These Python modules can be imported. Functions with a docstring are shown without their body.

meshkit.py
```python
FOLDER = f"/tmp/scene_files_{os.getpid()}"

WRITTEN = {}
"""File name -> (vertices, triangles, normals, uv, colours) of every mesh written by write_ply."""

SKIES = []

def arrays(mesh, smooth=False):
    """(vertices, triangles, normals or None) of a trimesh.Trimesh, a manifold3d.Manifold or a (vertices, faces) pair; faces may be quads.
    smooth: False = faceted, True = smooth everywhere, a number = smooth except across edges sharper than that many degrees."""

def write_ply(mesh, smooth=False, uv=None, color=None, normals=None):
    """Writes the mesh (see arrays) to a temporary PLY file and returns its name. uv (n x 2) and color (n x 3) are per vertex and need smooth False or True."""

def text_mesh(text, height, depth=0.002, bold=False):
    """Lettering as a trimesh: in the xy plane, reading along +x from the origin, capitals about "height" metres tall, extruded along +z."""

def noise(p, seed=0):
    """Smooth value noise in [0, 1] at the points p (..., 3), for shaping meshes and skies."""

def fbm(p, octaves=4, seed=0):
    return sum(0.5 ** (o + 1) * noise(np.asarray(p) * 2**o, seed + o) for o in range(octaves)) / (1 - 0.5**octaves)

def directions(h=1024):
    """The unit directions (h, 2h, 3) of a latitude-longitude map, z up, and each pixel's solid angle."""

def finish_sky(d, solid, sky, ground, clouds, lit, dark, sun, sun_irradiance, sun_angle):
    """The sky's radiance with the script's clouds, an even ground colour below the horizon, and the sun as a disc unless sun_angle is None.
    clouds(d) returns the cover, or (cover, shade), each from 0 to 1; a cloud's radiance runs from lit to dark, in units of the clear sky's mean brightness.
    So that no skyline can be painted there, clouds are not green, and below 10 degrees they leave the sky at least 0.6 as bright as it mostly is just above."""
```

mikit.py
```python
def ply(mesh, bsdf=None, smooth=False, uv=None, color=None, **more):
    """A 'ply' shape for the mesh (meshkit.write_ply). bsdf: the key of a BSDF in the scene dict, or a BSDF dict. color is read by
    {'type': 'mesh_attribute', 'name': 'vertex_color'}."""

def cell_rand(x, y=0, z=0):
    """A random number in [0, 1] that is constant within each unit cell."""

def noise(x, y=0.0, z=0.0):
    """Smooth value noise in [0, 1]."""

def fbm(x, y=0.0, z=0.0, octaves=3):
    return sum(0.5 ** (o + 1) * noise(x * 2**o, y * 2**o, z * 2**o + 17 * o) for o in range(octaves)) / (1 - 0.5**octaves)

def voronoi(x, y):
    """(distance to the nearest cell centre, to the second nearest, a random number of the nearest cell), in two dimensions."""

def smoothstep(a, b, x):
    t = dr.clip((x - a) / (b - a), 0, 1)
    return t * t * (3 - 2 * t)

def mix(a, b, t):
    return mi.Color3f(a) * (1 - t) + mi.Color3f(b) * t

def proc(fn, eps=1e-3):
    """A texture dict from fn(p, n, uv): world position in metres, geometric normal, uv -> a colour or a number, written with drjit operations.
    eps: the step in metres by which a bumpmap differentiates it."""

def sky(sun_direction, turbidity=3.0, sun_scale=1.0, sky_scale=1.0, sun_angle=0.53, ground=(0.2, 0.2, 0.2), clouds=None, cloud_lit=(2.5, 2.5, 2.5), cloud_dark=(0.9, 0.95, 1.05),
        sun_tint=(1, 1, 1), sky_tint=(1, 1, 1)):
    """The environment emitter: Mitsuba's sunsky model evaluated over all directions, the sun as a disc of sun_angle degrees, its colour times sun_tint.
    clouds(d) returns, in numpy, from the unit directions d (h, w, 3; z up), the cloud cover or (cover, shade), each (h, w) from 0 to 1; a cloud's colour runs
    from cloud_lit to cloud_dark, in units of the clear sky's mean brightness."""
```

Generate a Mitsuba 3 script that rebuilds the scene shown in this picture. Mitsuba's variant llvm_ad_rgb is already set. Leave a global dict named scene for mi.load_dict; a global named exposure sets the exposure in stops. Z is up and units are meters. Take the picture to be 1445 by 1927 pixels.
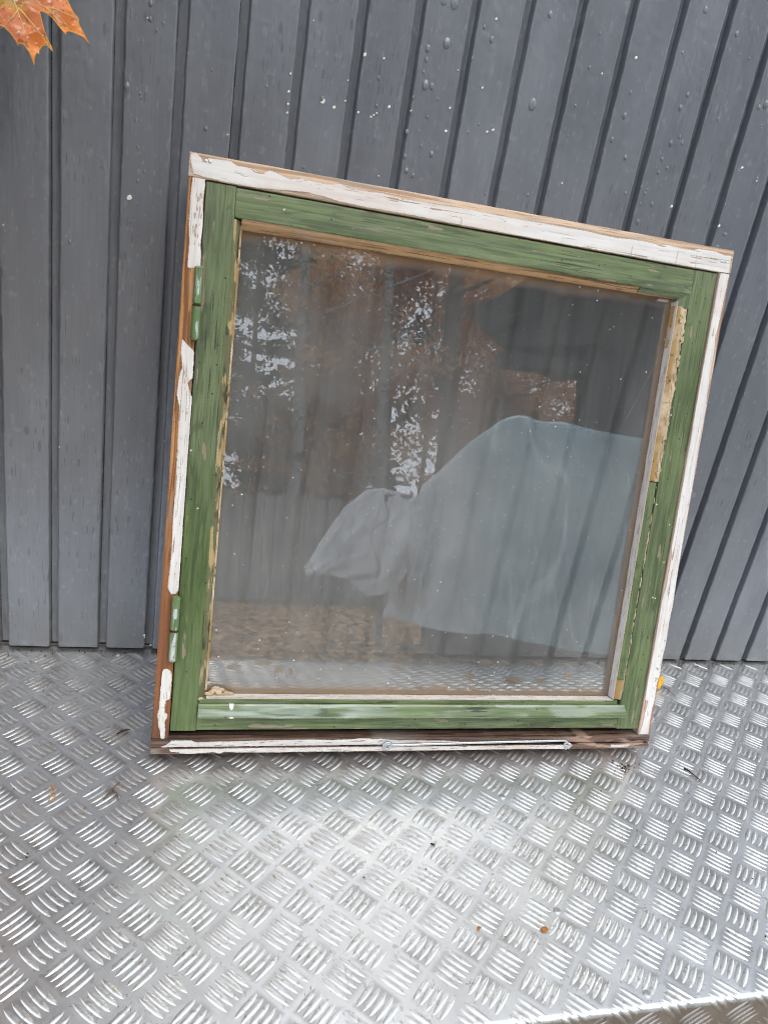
import math, random, numpy as np, trimesh, drjit as dr, mitsuba as mi, mikit, meshkit
from mikit import noise, fbm, voronoi, cell_rand, smoothstep, mix, proc
from meshkit import fbm as nfbm, noise as nnoise
from shapely.geometry import Polygon, box as sbox
from shapely import affinity
from trimesh.creation import extrude_polygon
T = mi.ScalarTransform4f
cat = trimesh.util.concatenate
PI = math.pi

# ------------------------------------------------------------------ camera, sky, exposure
EYE = np.array([0.36203, -1.52451, 0.99875])
_k = np.array([1.95146641, -0.10066905, 0.296271]); _a = np.linalg.norm(_k); _k = _k / _a
_K = np.array([[0, -_k[2], _k[1]], [_k[2], 0, -_k[0]], [-_k[1], _k[0], 0]])
ROT = np.eye(3) + math.sin(_a) * _K + (1 - math.cos(_a)) * _K @ _K      # rows: right, down, forward
scene = {'type': 'scene'}
scene['camera'] = {'type': 'perspective', 'fov': 2 * math.degrees(math.atan(722.5 / 1419.12)), 'fov_axis': 'x', 'near_clip': 0.02, 'far_clip': 300.0,
                   'to_world': T().look_at(origin=EYE.tolist(), target=(EYE + ROT[2]).tolist(), up=(-ROT[1]).tolist())}
scene['sky'] = mikit.sky([0.25, -0.55, 0.8], turbidity=4, sun_scale=0.11, sun_angle=25, sun_tint=(0.92, 1.0, 1.08), clouds=lambda d: (np.ones(d.shape[:2]), np.clip(0.25 + 0.5 * nfbm(d * 4, 4), 0, 1)),
                         cloud_lit=(1.62, 1.77, 1.98), cloud_dark=(1.21, 1.34, 1.52), ground=(0.12, 0.1, 0.08))
exposure = 3.42

# ------------------------------------------------------------------ bookkeeping
labels = {}
taken = {}
def numbered(name):
    n = taken.get(name, 0); taken[name] = n + 1
    return name if n == 0 else f'{name}_{n:03d}'
def put(name, mesh, bsdf, parent=None, smooth=False, **more):
    key = numbered(name if parent is None else parent + '__' + name)
    scene[key] = mikit.ply(mesh, bsdf, smooth, **more)
    return key
def put_at(name, shape, tw, parent=None):
    key = numbered(name if parent is None else parent + '__' + name)
    scene[key] = {**shape, 'to_world': tw}
    return key
def thing(name, label, category, group=None):
    key = numbered(name); labels[key] = {'label': label, 'category': category}
    if group: labels[key]['group'] = group
    return key
def tag(key, label, category=None, group=None, kind=None):
    d = labels.setdefault(key, {}); d['label'] = label
    if category: d['category'] = category
    if group: d['group'] = group
    if kind: d['kind'] = kind
    return key

# ------------------------------------------------------------------ the window's own frame of reference: u right, v up the leaning plane, w out of it
LEAN = 0.23377763
ORG = np.array([0.3283841, -0.36834174, 0.003 + 0.1 * math.sin(LEAN)])
UP = np.array([0, math.sin(LEAN), math.cos(LEAN)]); NRM = np.array([0, -math.cos(LEAN), math.sin(LEAN)])
def world(m):
    """a mesh in window coordinates (u, v, w) to world coordinates"""
    m = m.copy(); v = np.asarray(m.vertices)
    m.vertices = ORG + v[:, :1] * [1, 0, 0] + v[:, 1:2] * UP + v[:, 2:3] * NRM
    return m
def local(p):
    q = [p.x - ORG[0], p.y - ORG[1], p.z - ORG[2]]
    return q[0], q[1] * UP[1] + q[2] * UP[2], q[1] * NRM[1] + q[2] * NRM[2]

# ------------------------------------------------------------------ materials
def sat(x): return dr.clip(x, 0, 1)
def bsdf(name, color, rough=0.6, spec=0.4, bump=None, scale=1.0, eps=6e-4, **kw):
    b = {'type': 'principled', 'base_color': color if isinstance(color, dict) else {'type': 'rgb', 'value': list(color)},
         'roughness': rough, 'specular': spec, **kw}
    if bump is not None:
        b = {'type': 'bumpmap', 'arbitrary': proc(bump, eps), 'scale': scale, 'nested': b}
    scene[name] = {'type': 'twosided', 'bsdf': b}
    return name

def wall_col(p, n, uv):
    s = noise(p.x * 330, p.y * 60, p.z * 34)                      # short grain dashes showing through the paint
    patch = smoothstep(0.42, 0.62, fbm(p.x * 9 + 3, p.z * 5, 2.0))
    dash = smoothstep(0.80, 0.90, s) * patch
    tone = fbm(p.x * 16, p.z * 5.5, 7.0, 4)
    board = cell_rand(dr.floor(p.x * 10), 3, 5)
    c = mix((0.110, 0.121, 0.141), (0.154, 0.168, 0.192), sat(tone * 1.3 - 0.15)) * (0.93 + 0.14 * board)
    c = mix(c, (0.06, 0.064, 0.07), dash * 0.5)
    c = c * (0.93 + 0.14 * fbm(p.x * 420, p.y * 200, p.z * 11, 2))
    pale = smoothstep(0.66, 0.86, fbm(p.x * 150, p.z * 70, 4.0)) * 0.3
    c = mix(c, (0.26, 0.265, 0.275), pale)
    low = smoothstep(0.16, 0.0, p.z) * fbm(p.x * 30, p.z * 30, 1.0)
    c = mix(c, (0.11, 0.105, 0.09), low * 0.7)
    return c
def wall_bump(p, n, uv):
    return (0.0009 * fbm(p.x * 50, p.y * 50, p.z * 14, 3) + 0.0004 * noise(p.x * 420, p.y * 100, p.z * 30)
            + 0.0005 * noise(p.x * 130 + p.z * 60, p.z * 90))
bsdf('wall_paint', proc(wall_col), 0.36, 0.85, wall_bump, 1.0, 8e-4)
bsdf('chip_white', (0.72, 0.70, 0.64), 0.7)

PITCH = 0.08149; LX, LY = 0.0510, -0.00294                        # tread pattern lattice
def plate_cell(p):
    """0..1 inside a cluster of bars, where dirt gathers; and whether it is a cluster of one or the other direction"""
    fx, fy = (p.x - LX) / PITCH, (p.y - LY) / PITCH
    def near(ox, oy):
        dx, dy = fx - ox - dr.round(fx - ox), fy - oy - dr.round(fy - oy)
        a, b = dr.abs(dx + dy), dr.abs(dx - dy)
        return dr.maximum(a, b)
    return smoothstep(0.5, 0.36, near(0, 0)), smoothstep(0.5, 0.36, near(0.5, 0.5))
def plate_col(p, n, uv):
    a, b = plate_cell(p)
    cl = fbm(p.x * 7, p.y * 7, p.z * 7 + 1, 3)
    fine = fbm(p.x * 120, p.y * 120, p.z * 120, 3)
    c = mix((0.78, 0.785, 0.795), (0.90, 0.905, 0.915), sat(cl * 1.4 - 0.2))
    grime = sat((a * 0.55 + b * 0.9) * smoothstep(0.35, 0.65, fbm(p.x * 25, p.y * 25, 3.0)))
    c = mix(c, (0.30, 0.285, 0.265), grime * 0.6)
    c = mix(c, (0.36, 0.30, 0.24), smoothstep(0.72, 0.80, fine) * 0.4 * smoothstep(0.45, 0.6, cl))
    c = mix(c, (0.14, 0.11, 0.09), smoothstep(0.90, 0.94, noise(p.x * 330, p.y * 330, 5.0)) * smoothstep(0.5, 0.62, fbm(p.x * 14, p.y * 14, 9.0)) * 0.6)
    return c
def plate_rough(p, n, uv):
    return 0.23 + 0.20 * fbm(p.x * 18, p.y * 18, p.z * 18, 3)
def plate_bump(p, n, uv):
    return 0.0005 * fbm(p.x * 30, p.y * 30, p.z * 30, 2) + 0.00012 * noise(p.x * 500, p.y * 500, p.z * 500)
bsdf('aluminium', proc(plate_col), proc(plate_rough), 0.5, plate_bump, 1.0, 1e-3, metallic=0.90)
def bar_col(p, n, uv):
    f = fbm(p.x * 90, p.y * 90, 2.0, 3)
    c = mix((0.66, 0.655, 0.645), (0.80, 0.80, 0.795), f)
    c = mix(c, (0.40, 0.33, 0.26), smoothstep(0.62, 0.78, fbm(p.x * 160, p.y * 160, 8.0)) * 0.6)
    return c
bsdf('bar_metal', proc(bar_col), 0.36, 0.5, metallic=0.85)
bsdf('steel', (0.48, 0.50, 0.52), 0.42, 0.5, lambda p, n, uv: 0.0003 * fbm(p.x * 200, p.y * 200, p.z * 200), 1.0, metallic=0.85)
bsdf('bark_dark', (0.045, 0.025, 0.018), 0.75, 0.25)
bsdf('dark_hole', (0.03, 0.03, 0.03), 0.7)

def wood(along, dark, mid, lite, ramp=None, axis_across=300.0):
    """weathered bare wood; along: 0 = grain runs in u, 1 = in v"""
    def f(p, n, uv):
        u, v, w = local(p)
        s, t = (u, v) if along == 0 else (v, u)
        g = fbm(s * 7, t * axis_across, w * 160, 3)
        ring = fbm(s * 4 + 11, t * 240 + 1.2 * noise(s * 9, t * 20), w * 120, 3)
        c = mix(mid, lite, sat(g * 1.5 - 0.3))
        c = mix(c, dark, smoothstep(0.48, 0.68, ring) * 0.8)
        c = mix(c, dark, smoothstep(0.68, 0.78, noise(s * 22, t * 700, w * 300)) * 0.8)
        c = mix(c, (0.30, 0.27, 0.24), smoothstep(0.55, 0.72, fbm(s * 9 + 5, t * 70, 5.0, 3)) * 0.45)
        if ramp is not None: c = ramp(c, u, v, w, g)
        return c
    return f
def grain_bump(along, k=1.0):
    def f(p, n, uv):
        u, v, w = local(p)
        s, t = (u, v) if along == 0 else (v, u)
        return k * (0.0008 * fbm(s * 9, t * 330, w * 200, 3) + 0.0004 * noise(s * 60, t * 160, w * 160))
    return f
def left_ramp(c, u, v, w, g):
    lo = smoothstep(0.62, 0.20, v)
    c = mix(c, mix((0.13, 0.05, 0.022), (0.25, 0.095, 0.038), g), lo * 0.95)
    return mix(c, (0.075, 0.038, 0.024), smoothstep(0.14, 0.03, v + 0.05 * noise(v * 30, u * 90)) * 0.85)
bsdf('wood_left', proc(wood(1, (0.14, 0.05, 0.018), (0.36, 0.16, 0.055), (0.52, 0.29, 0.13), left_ramp)), 0.6, 0.3, grain_bump(1))
bsdf('wood_head', proc(wood(0, (0.34, 0.21, 0.13), (0.52, 0.37, 0.25), (0.64, 0.49, 0.36))), 0.65, 0.3, grain_bump(0))
bsdf('wood_right', proc(wood(1, (0.25, 0.14, 0.09), (0.44, 0.29, 0.22), (0.60, 0.45, 0.37))), 0.65, 0.3, grain_bump(1))
def sill_ramp(c, u, v, w, g):
    pale = smoothstep(0.55, 0.68, fbm(u * 24, v * 130, 4.0)) * smoothstep(0.75, 0.9, u)
    return mix(c, (0.36, 0.24, 0.18), pale * 0.8)
bsdf('wood_sill', proc(wood(0, (0.025, 0.015, 0.012), (0.095, 0.055, 0.04), (0.19, 0.12, 0.09), sill_ramp)), 0.6, 0.35, grain_bump(0, 1.4))
bsdf('wood_inner', proc(wood(1, (0.10, 0.06, 0.04), (0.25, 0.16, 0.105), (0.36, 0.25, 0.17))), 0.6, 0.3)

def green(along):
    def f(p, n, uv):
        u, v, w = local(p)
        s, t = (u, v) if along == 0 else (v, u)
        g = fbm(s * 18, t * 380, w * 200, 3)
        blot = fbm(u * 10 + 5, v * 10, w * 10 + 2, 3)
        c = mix((0.076, 0.108, 0.042), (0.148, 0.192, 0.086), sat((g - 0.5) * 2.2 + (blot - 0.5) * 1.3 + 0.5))
        c = mix(c, (0.185, 0.210, 0.140), smoothstep(0.45, 0.66, fbm(s * 14, t * 260, 8.0, 3)) * smoothstep(0.35, 0.65, fbm(s * 6, t * 14, 21.0)) * 0.42)
        line = smoothstep(0.055, 0.012, dr.abs(noise(s * 9, t * 130 + 2.0 * noise(s * 5, t * 12), w * 60 + 3) - 0.5)) + 0.7 * smoothstep(0.06, 0.015, dr.abs(noise(s * 14 + 40, t * 230, w * 90 + 7) - 0.5))
        c = mix(c, (0.040, 0.052, 0.028), sat(line) * 0.55 * smoothstep(0.30, 0.60, fbm(s * 6, t * 25, 15.0)))
        streak = smoothstep(0.56, 0.74, fbm(s * 9 + 3, t * 130, 1.0, 3)) * smoothstep(0.3, 0.62, fbm(u * 5, v * 5, 3.0))
        c = mix(c, (0.040, 0.058, 0.030), streak * 0.45)
        crack = smoothstep(0.79, 0.86, noise(s * 16, t * 620, 3.0)) * smoothstep(0.40, 0.6, fbm(s * 7, t * 30, 6.0))
        c = mix(c, (0.022, 0.026, 0.016), crack * 0.8)
        if along == 1: c = mix(c * 0.92, c * mi.Color3f(0.72, 0.80, 0.62), smoothstep(0.62, 0.30, v + 0.3 * (fbm(u * 9, v * 5, 4.0) - 0.5)) * smoothstep(0.9, 0.3, u))
        bare = smoothstep(0.765, 0.81, fbm(s * 16 + 3, t * 110, 31.0, 4) + 0.10 * smoothstep(0.055, 0.040, v))
        c = mix(c, mix((0.16, 0.12, 0.085), (0.34, 0.27, 0.20), g), bare * 0.85)
        d1, d2, r = voronoi(u * 26, v * 26)
        dot = smoothstep(0.055, 0.030, d1) * smoothstep(0.62, 0.66, r)
        c = mix(c, (0.015, 0.018, 0.012), dot * 0.85)
        spec = smoothstep(0.05, 0.03, d1) * smoothstep(0.08, 0.05, r)
        c = mix(c, (0.65, 0.68, 0.60), spec * 0.8)
        return c
    return f
bsdf('green_upright', proc(green(1)), 0.48, 0.45, grain_bump(1, 0.75))
bsdf('green_across', proc(green(0)), 0.48, 0.45, grain_bump(0, 0.75))
def drip_col(p, n, uv):
    u, v, w = local(p)
    c = green(0)(p, n, uv) * 1.1
    worn = smoothstep(0.42, 0.60, fbm(u * 7 + 2, v * 60, w * 60, 3)) * smoothstep(0.5, 0.3, u) + smoothstep(0.5, 0.7, fbm(u * 11, v * 90, 4.0)) * 0.5
    c = mix(c, (0.42, 0.48, 0.43), sat(worn) * 0.75)
    d1, d2, r = voronoi(u * 30, v * 30 + w * 30)
    return mix(c, (0.86, 0.86, 0.84), smoothstep(0.16, 0.12, d1) * smoothstep(0.78, 0.82, r))
bsdf('green_drip', proc(drip_col), 0.28, 0.6, grain_bump(0, 0.3))

def white(along):
    def f(p, n, uv):
        u, v, w = local(p)
        s, t = (u, v) if along == 0 else (v, u)
        g = fbm(s * 12, t * 260, w * 100, 3)
        c = mix((0.56, 0.535, 0.505), (0.70, 0.69, 0.67), sat(g * 1.4 - 0.2))
        c = mix(c, (0.60, 0.50, 0.45), smoothstep(0.52, 0.72, fbm(u * 15, v * 15, 4.0)) * 0.45)
        crack = smoothstep(0.80, 0.88, noise(s * 26, t * 640, 3.0)) * smoothstep(0.44, 0.62, fbm(s * 9, t * 40, 2.0))
        c = mix(c, (0.22, 0.14, 0.10), crack * 0.75)
        x = smoothstep(0.018, 0.006, dr.abs(noise(s * 18 + 3, t * 9) - 0.5)) * smoothstep(0.55, 0.7, noise(s * 11 + 9, t * 20))
        c = mix(c, (0.30, 0.22, 0.18), x * 0.5)
        bot = smoothstep(0.10, 0.0, v)
        return mix(c, c * mi.Color3f(0.86, 0.84, 0.83), bot)
    return f
bsdf('white_upright', proc(white(1)), 0.6, 0.35, grain_bump(1, 0.9))
bsdf('old_primer', proc(lambda p, n, uv: mix((0.30, 0.23, 0.18), (0.52, 0.45, 0.39), fbm(p.x * 150, p.y * 150, p.z * 150))), 0.75, 0.25)
bsdf('white_across', proc(white(0)), 0.6, 0.35, grain_bump(0, 0.9))

def putty_col(p, n, uv):
    u, v, w = local(p)
    a = fbm(u * 60, v * 60, w * 60, 3); b = fbm(u * 14 + 4, v * 14, 3.0)
    c = mix((0.30, 0.20, 0.10), (0.60, 0.49, 0.34), sat(a * 1.5 - 0.2))
    c = mix(c, (0.34, 0.22, 0.085), smoothstep(0.45, 0.62, b) * smoothstep(0.960, 0.954, u + 0.004 * fbm(u * 100, v * 40)))
    return mix(c, (0.07, 0.05, 0.035), smoothstep(0.66, 0.78, fbm(u * 130, v * 130, w * 130)) * 0.8)
def putty_bump(p, n, uv):
    u, v, w = local(p)
    return 0.0022 * fbm(u * 150, v * 150, w * 150, 3)
bsdf('putty', proc(putty_col), 0.75, 0.25, putty_bump)
def olive_col(p, n, uv):
    u, v, w = local(p)
    a = fbm(u * 110, v * 26, w * 60, 3)
    c = mix((0.075, 0.082, 0.040), (0.17, 0.165, 0.085), a)
    c = mix(c, (0.40, 0.29, 0.15), smoothstep(0.60, 0.72, fbm(u * 160, v * 22, 3.0)) * 0.9)
    return mix(c, (0.03, 0.025, 0.015), smoothstep(0.62, 0.75, fbm(u * 90 + 4, v * 30, 9.0)) * 0.8)
bsdf('putty_olive', proc(olive_col), 0.7, 0.3, putty_bump)
bsdf('putty_orange', proc(wood(0, (0.10, 0.05, 0.02), (0.33, 0.19, 0.09), (0.47, 0.30, 0.15))), 0.6, 0.3, putty_bump)
def ledge_col(p, n, uv):
    u, v, w = local(p)
    c = mix((0.46, 0.43, 0.40), (0.60, 0.575, 0.55), fbm(u * 20, v * 20, w * 90))
    c = mix(c, (0.30, 0.22, 0.16), smoothstep(0.52, 0.66, fbm(u * 45, v * 45, w * 200, 3)) * 0.6)
    edge = smoothstep(-0.0075, -0.0045, w + 0.002 * (noise(u * 90, v * 90) - 0.5))
    return mix(c, (0.50, 0.38, 0.29), edge * 0.8)
bsdf('ledge_paint', proc(ledge_col), 0.5, 0.4, grain_bump(0, 0.3))

def dust_col(p, n, uv):
    u, v, w = local(p)
    e = dr.minimum(1.4 * (0.940 - u), dr.minimum(v - 0.104, 0.936 - v))
    edge = smoothstep(0.030, 0.0, e + 0.016 * (fbm(u * 22, v * 22, 2.0) - 0.5))
    c = mix((0.56, 0.555, 0.53), (0.36, 0.24, 0.15), edge)
    d1, d2, r = voronoi(u * 55, v * 55)
    return mix(c, (0.85, 0.84, 0.8), smoothstep(0.11, 0.08, d1) * smoothstep(0.80, 0.85, r))
def dust_amount(p, n, uv):
    u, v, w = local(p)
    streak = fbm(u * 34, v * 2.2, 3.0, 3); cloud = fbm(u * 4 + 1, v * 4, 7.0, 4)
    low = smoothstep(0.95, 0.15, v) * smoothstep(1.0, 0.4, dr.abs(u - 0.5) * 1.3)
    a = 0.050 + 0.03 * smoothstep(0.3, 0.7, streak) + 0.075 * smoothstep(0.35, 0.7, cloud) + 0.10 * low * smoothstep(0.85, 0.45, u + 0.4 * (0.3 - v))
    e = dr.minimum(1.4 * (0.940 - u), dr.minimum(v - 0.104, 0.936 - v))
    a = a + 0.36 * smoothstep(0.024, -0.004, e + 0.016 * (fbm(u * 22, v * 22, 2.0) - 0.5))
    d1, d2, r = voronoi(u * 55, v * 55)
    a = a + smoothstep(0.10, 0.04, d1) * smoothstep(0.86, 1.0, r) * smoothstep(0.45, 0.65, fbm(u * 6, v * 6, 5.0)) * 0.7
    l1 = smoothstep(0.0016, 0.0004, dr.abs((u - 0.905) - 0.40 * (v - 0.75))) * smoothstep(0.64, 0.70, v) * smoothstep(0.85, 0.80, v)
    l2 = smoothstep(0.0014, 0.0004, dr.abs((v - 0.835) - 0.5 * (u - 0.55))) * smoothstep(0.53, 0.60, u) * smoothstep(0.78, 0.70, u)
    scr = (l1 + 0.2 * l2) * 0.10 * noise(u * 60, v * 60)
    return sat(a + scr)
scene['dirty_glass'] = {'type': 'blendbsdf', 'weight': proc(dust_amount),
                        'bsdf_0': {'type': 'thindielectric', 'int_ior': 2.1, 'specular_transmittance': {'type': 'rgb', 'value': [0.58, 0.575, 0.56]}},
                        'bsdf_1': {'type': 'twosided', 'bsdf': {'type': 'diffuse', 'reflectance': proc(dust_col)}}}
def hinge_col(p, n, uv):
    u, v, w = local(p)
    c = mix((0.085, 0.145, 0.055), (0.135, 0.205, 0.09), fbm(u * 90, v * 40, w * 90))
    wear = smoothstep(0.46, 0.56, fbm(u * 120, v * 34, w * 120) + 0.16 * smoothstep(0.79, 0.83, v) + 0.08 * smoothstep(0.24, 0.2, v) - 0.07)
    c = mix(c, (0.46, 0.49, 0.47), wear * smoothstep(0.010, 0.013, w))
    return mix(c, (0.20, 0.12, 0.07), smoothstep(0.68, 0.75, fbm(u * 150, v * 90, 2.0)) * 0.6)
bsdf('hinge_paint', proc(hinge_col), 0.46, 0.45, putty_bump, 0.3)

# ------------------------------------------------------------------ setting: sky is the emitter; ground, step, wall
GZ = -0.17
def ground_col(p, n, uv):
    a = fbm(p.x * 6, p.y * 6, 1.0, 4); b = fbm(p.x * 1.3, p.y * 1.3, 3.0)
    c = mix((0.06, 0.042, 0.026), (0.17, 0.115, 0.065), a)
    return mix(c, (0.07, 0.075, 0.045), smoothstep(0.5, 0.65, b) * 0.6)
bsdf('ground_litter', proc(ground_col), 0.9, 0.2)
gx, gy = np.meshgrid(np.linspace(-60, 60, 121), np.linspace(-70, 40, 111))
gz = GZ - 0.0 * gx
gm = trimesh.Trimesh(np.c_[gx.ravel(), gy.ravel(), (gz + 0.9 * np.clip((-gy - 14) / 30, 0, 1) * nfbm(np.stack([gx * .1, gy * .1, gx * 0], -1), 3)).ravel()],
                     [f for j in range(110) for i in range(120) for f in ((j * 121 + i, j * 121 + i + 1, j * 121 + i + 122), (j * 121 + i, j * 121 + i + 122, j * 121 + i + 121))], process=False)
tag(put('ground', gm, 'ground_litter', smooth=True), 'brown leaf covered ground in front of the step, mirrored in the glass', kind='structure')

# the step: an aluminium tread plate bent down over its front edge
X0, X1, YF = -1.1, 3.2, -0.9065
step = thing('metal_step', 'ribbed aluminium tread plate step under the leaning window', 'step')
labels[step]['kind'] = 'structure'
def strip(profile, xs):
    pr = np.array(profile); n = len(pr)
    v = np.array([[x, y, z] for x in xs for y, z in pr])
    f = []
    for i in range(len(xs) - 1):
        for j in range(n - 1):
            a = i * n + j; f += [[a, a + 1, a + n + 1], [a, a + n + 1, a + n]]
    return trimesh.Trimesh(v, f, process=False)
RB = 0.009
arc = [(YF + RB - RB * math.sin(t), -RB + RB * math.cos(t)) for t in np.linspace(0, PI / 2, 9)]
prof = [(0.02, 0.0)] + [(y, 0.0) for y in np.linspace(-0.01, YF + RB + .004, 46)] + arc + [(YF, z) for z in np.linspace(-0.02, GZ + 0.024, 6)]
pm = strip(prof, np.linspace(X0, X1, 60))
pv = np.array(pm.vertices)
pv[:, 2] += np.where(pv[:, 1] > YF + 0.02, 0.0006 * (nfbm(pv * [6, 6, 0], 3) - 0.6), 0)
pm.vertices = pv
put('tread_plate', pm, 'aluminium', step, smooth=40)
def bar_mesh(ns=11, nt=9):
    L, Wd, Hh = 0.0450, 0.0086, 0.0019
    V = []
    for i in range(ns):
        s = -1 + 2 * i / (ns - 1)
        k = (1 - abs(s) ** 2.2)
        wd = Wd * 0.5 * max(k, 0.02) ** 0.6
        for j in range(nt):
            t = -1 + 2 * j / (nt - 1)
            V.append([s * L / 2, t * wd, Hh * max(k, 0) ** 0.7 * (1 - abs(t) ** 2.6) - 0.0001])
    F = []
    for i in range(ns - 1):
        for j in range(nt - 1):
            a = i * nt + j; F += [[a, a + nt, a + nt + 1], [a, a + nt + 1, a + 1]]
    return np.array(V), np.array(F)
def tread_bars(i0, i1, j0, j1, wrap, z0, shape, seed):
    """groups of five bars, alternately along one diagonal and the other; wrap: carried over the bend of the front edge"""
    bv, bf = shape; rng = np.random.default_rng(seed); BV, BF = [], []; off = 0
    for i in range(i0, i1):
        for j in range(j0, j1):
            for kind in (0, 1):
                cx = LX + (i + 0.5 * kind) * PITCH; cy = LY + (j + 0.5 * kind) * PITCH
                if cx < X0 + 0.05 or cx > X1 - 0.05: continue
                ang = -PI / 4 if kind == 0 else PI / 4
                d = np.array([math.cos(ang), math.sin(ang)]); e = np.array([-d[1], d[0]])
                for k in range(5):
                    o = np.array([cx, cy]) + e * (k - 2) * 0.0108
                    if wrap and (o[1] > -0.006 or o[1] < YF - 0.14): continue
                    hs = rng.uniform(0.8, 1.08) * (1 if rng.random() > 0.05 else 0.6); ls = rng.uniform(0.95, 1.03)
                    xy = o + bv[:, :1] * ls * d + bv[:, 1:2] * e; z = bv[:, 2] * hs; Y, Z = xy[:, 1], z + z0
                    if wrap:
                        y = xy[:, 1]; over = YF + RB - y; th = np.clip(over / RB, 0, PI / 2); fall = over > RB * PI / 2
                        if y.max() > -0.001: continue
                        Y = np.where(over <= 0, y, np.where(fall, YF - z, YF + RB - (RB + z) * np.sin(th)))
                        Z = np.where(over <= 0, z, np.where(fall, -RB - (over - RB * PI / 2), -RB + (RB + z) * np.cos(th)))
                    BV.append(np.c_[xy[:, 0], Y, Z]); BF.append(bf + off); off += len(bv)
    return trimesh.Trimesh(np.vstack(BV), np.vstack(BF), process=False)
tag(put('tread_bars', tread_bars(-14, 40, -14, 1, True, 0, bar_mesh(), 7), 'bar_metal', step, smooth=True), 'raised lens shaped bars in groups of five', kind='stuff')
low = thing('metal_landing', 'low tread plate landing farther out than the step, mirrored in the bottom of the glass', 'landing')
labels[low]['kind'] = 'structure'
LZ = GZ + 0.022
put('tread_plate', strip([(-1.895, GZ - 0.01), (-1.895, LZ - 0.004), (-1.90, LZ)] + [(y, LZ) for y in np.linspace(-1.95, -3.0, 20)] + [(-3.04, LZ), (-3.045, LZ - 0.004), (-3.045, GZ - 0.01)], np.linspace(X0, X1, 30)), 'aluminium', low, smooth=30)
tag(put('tread_bars', tread_bars(-14, 40, -36, -23, False, LZ, bar_mesh(7, 5), 8), 'bar_metal', low, smooth=True), 'raised bars of the lower landing', kind='stuff')
def screw(x, y, r=0.0062):
    prof = [(0, 0.0026), (0.0018, 0.0027), (0.0019, 0.0015), (0.0021, 0.0015), (0.0023, 0.0027), (r * 0.75, 0.0024), (r, 0.0012), (r, -0.0005)]
    m = trimesh.creation.revolve(prof, sections=24); m.apply_translation([x, y, 0])
    return m
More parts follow.
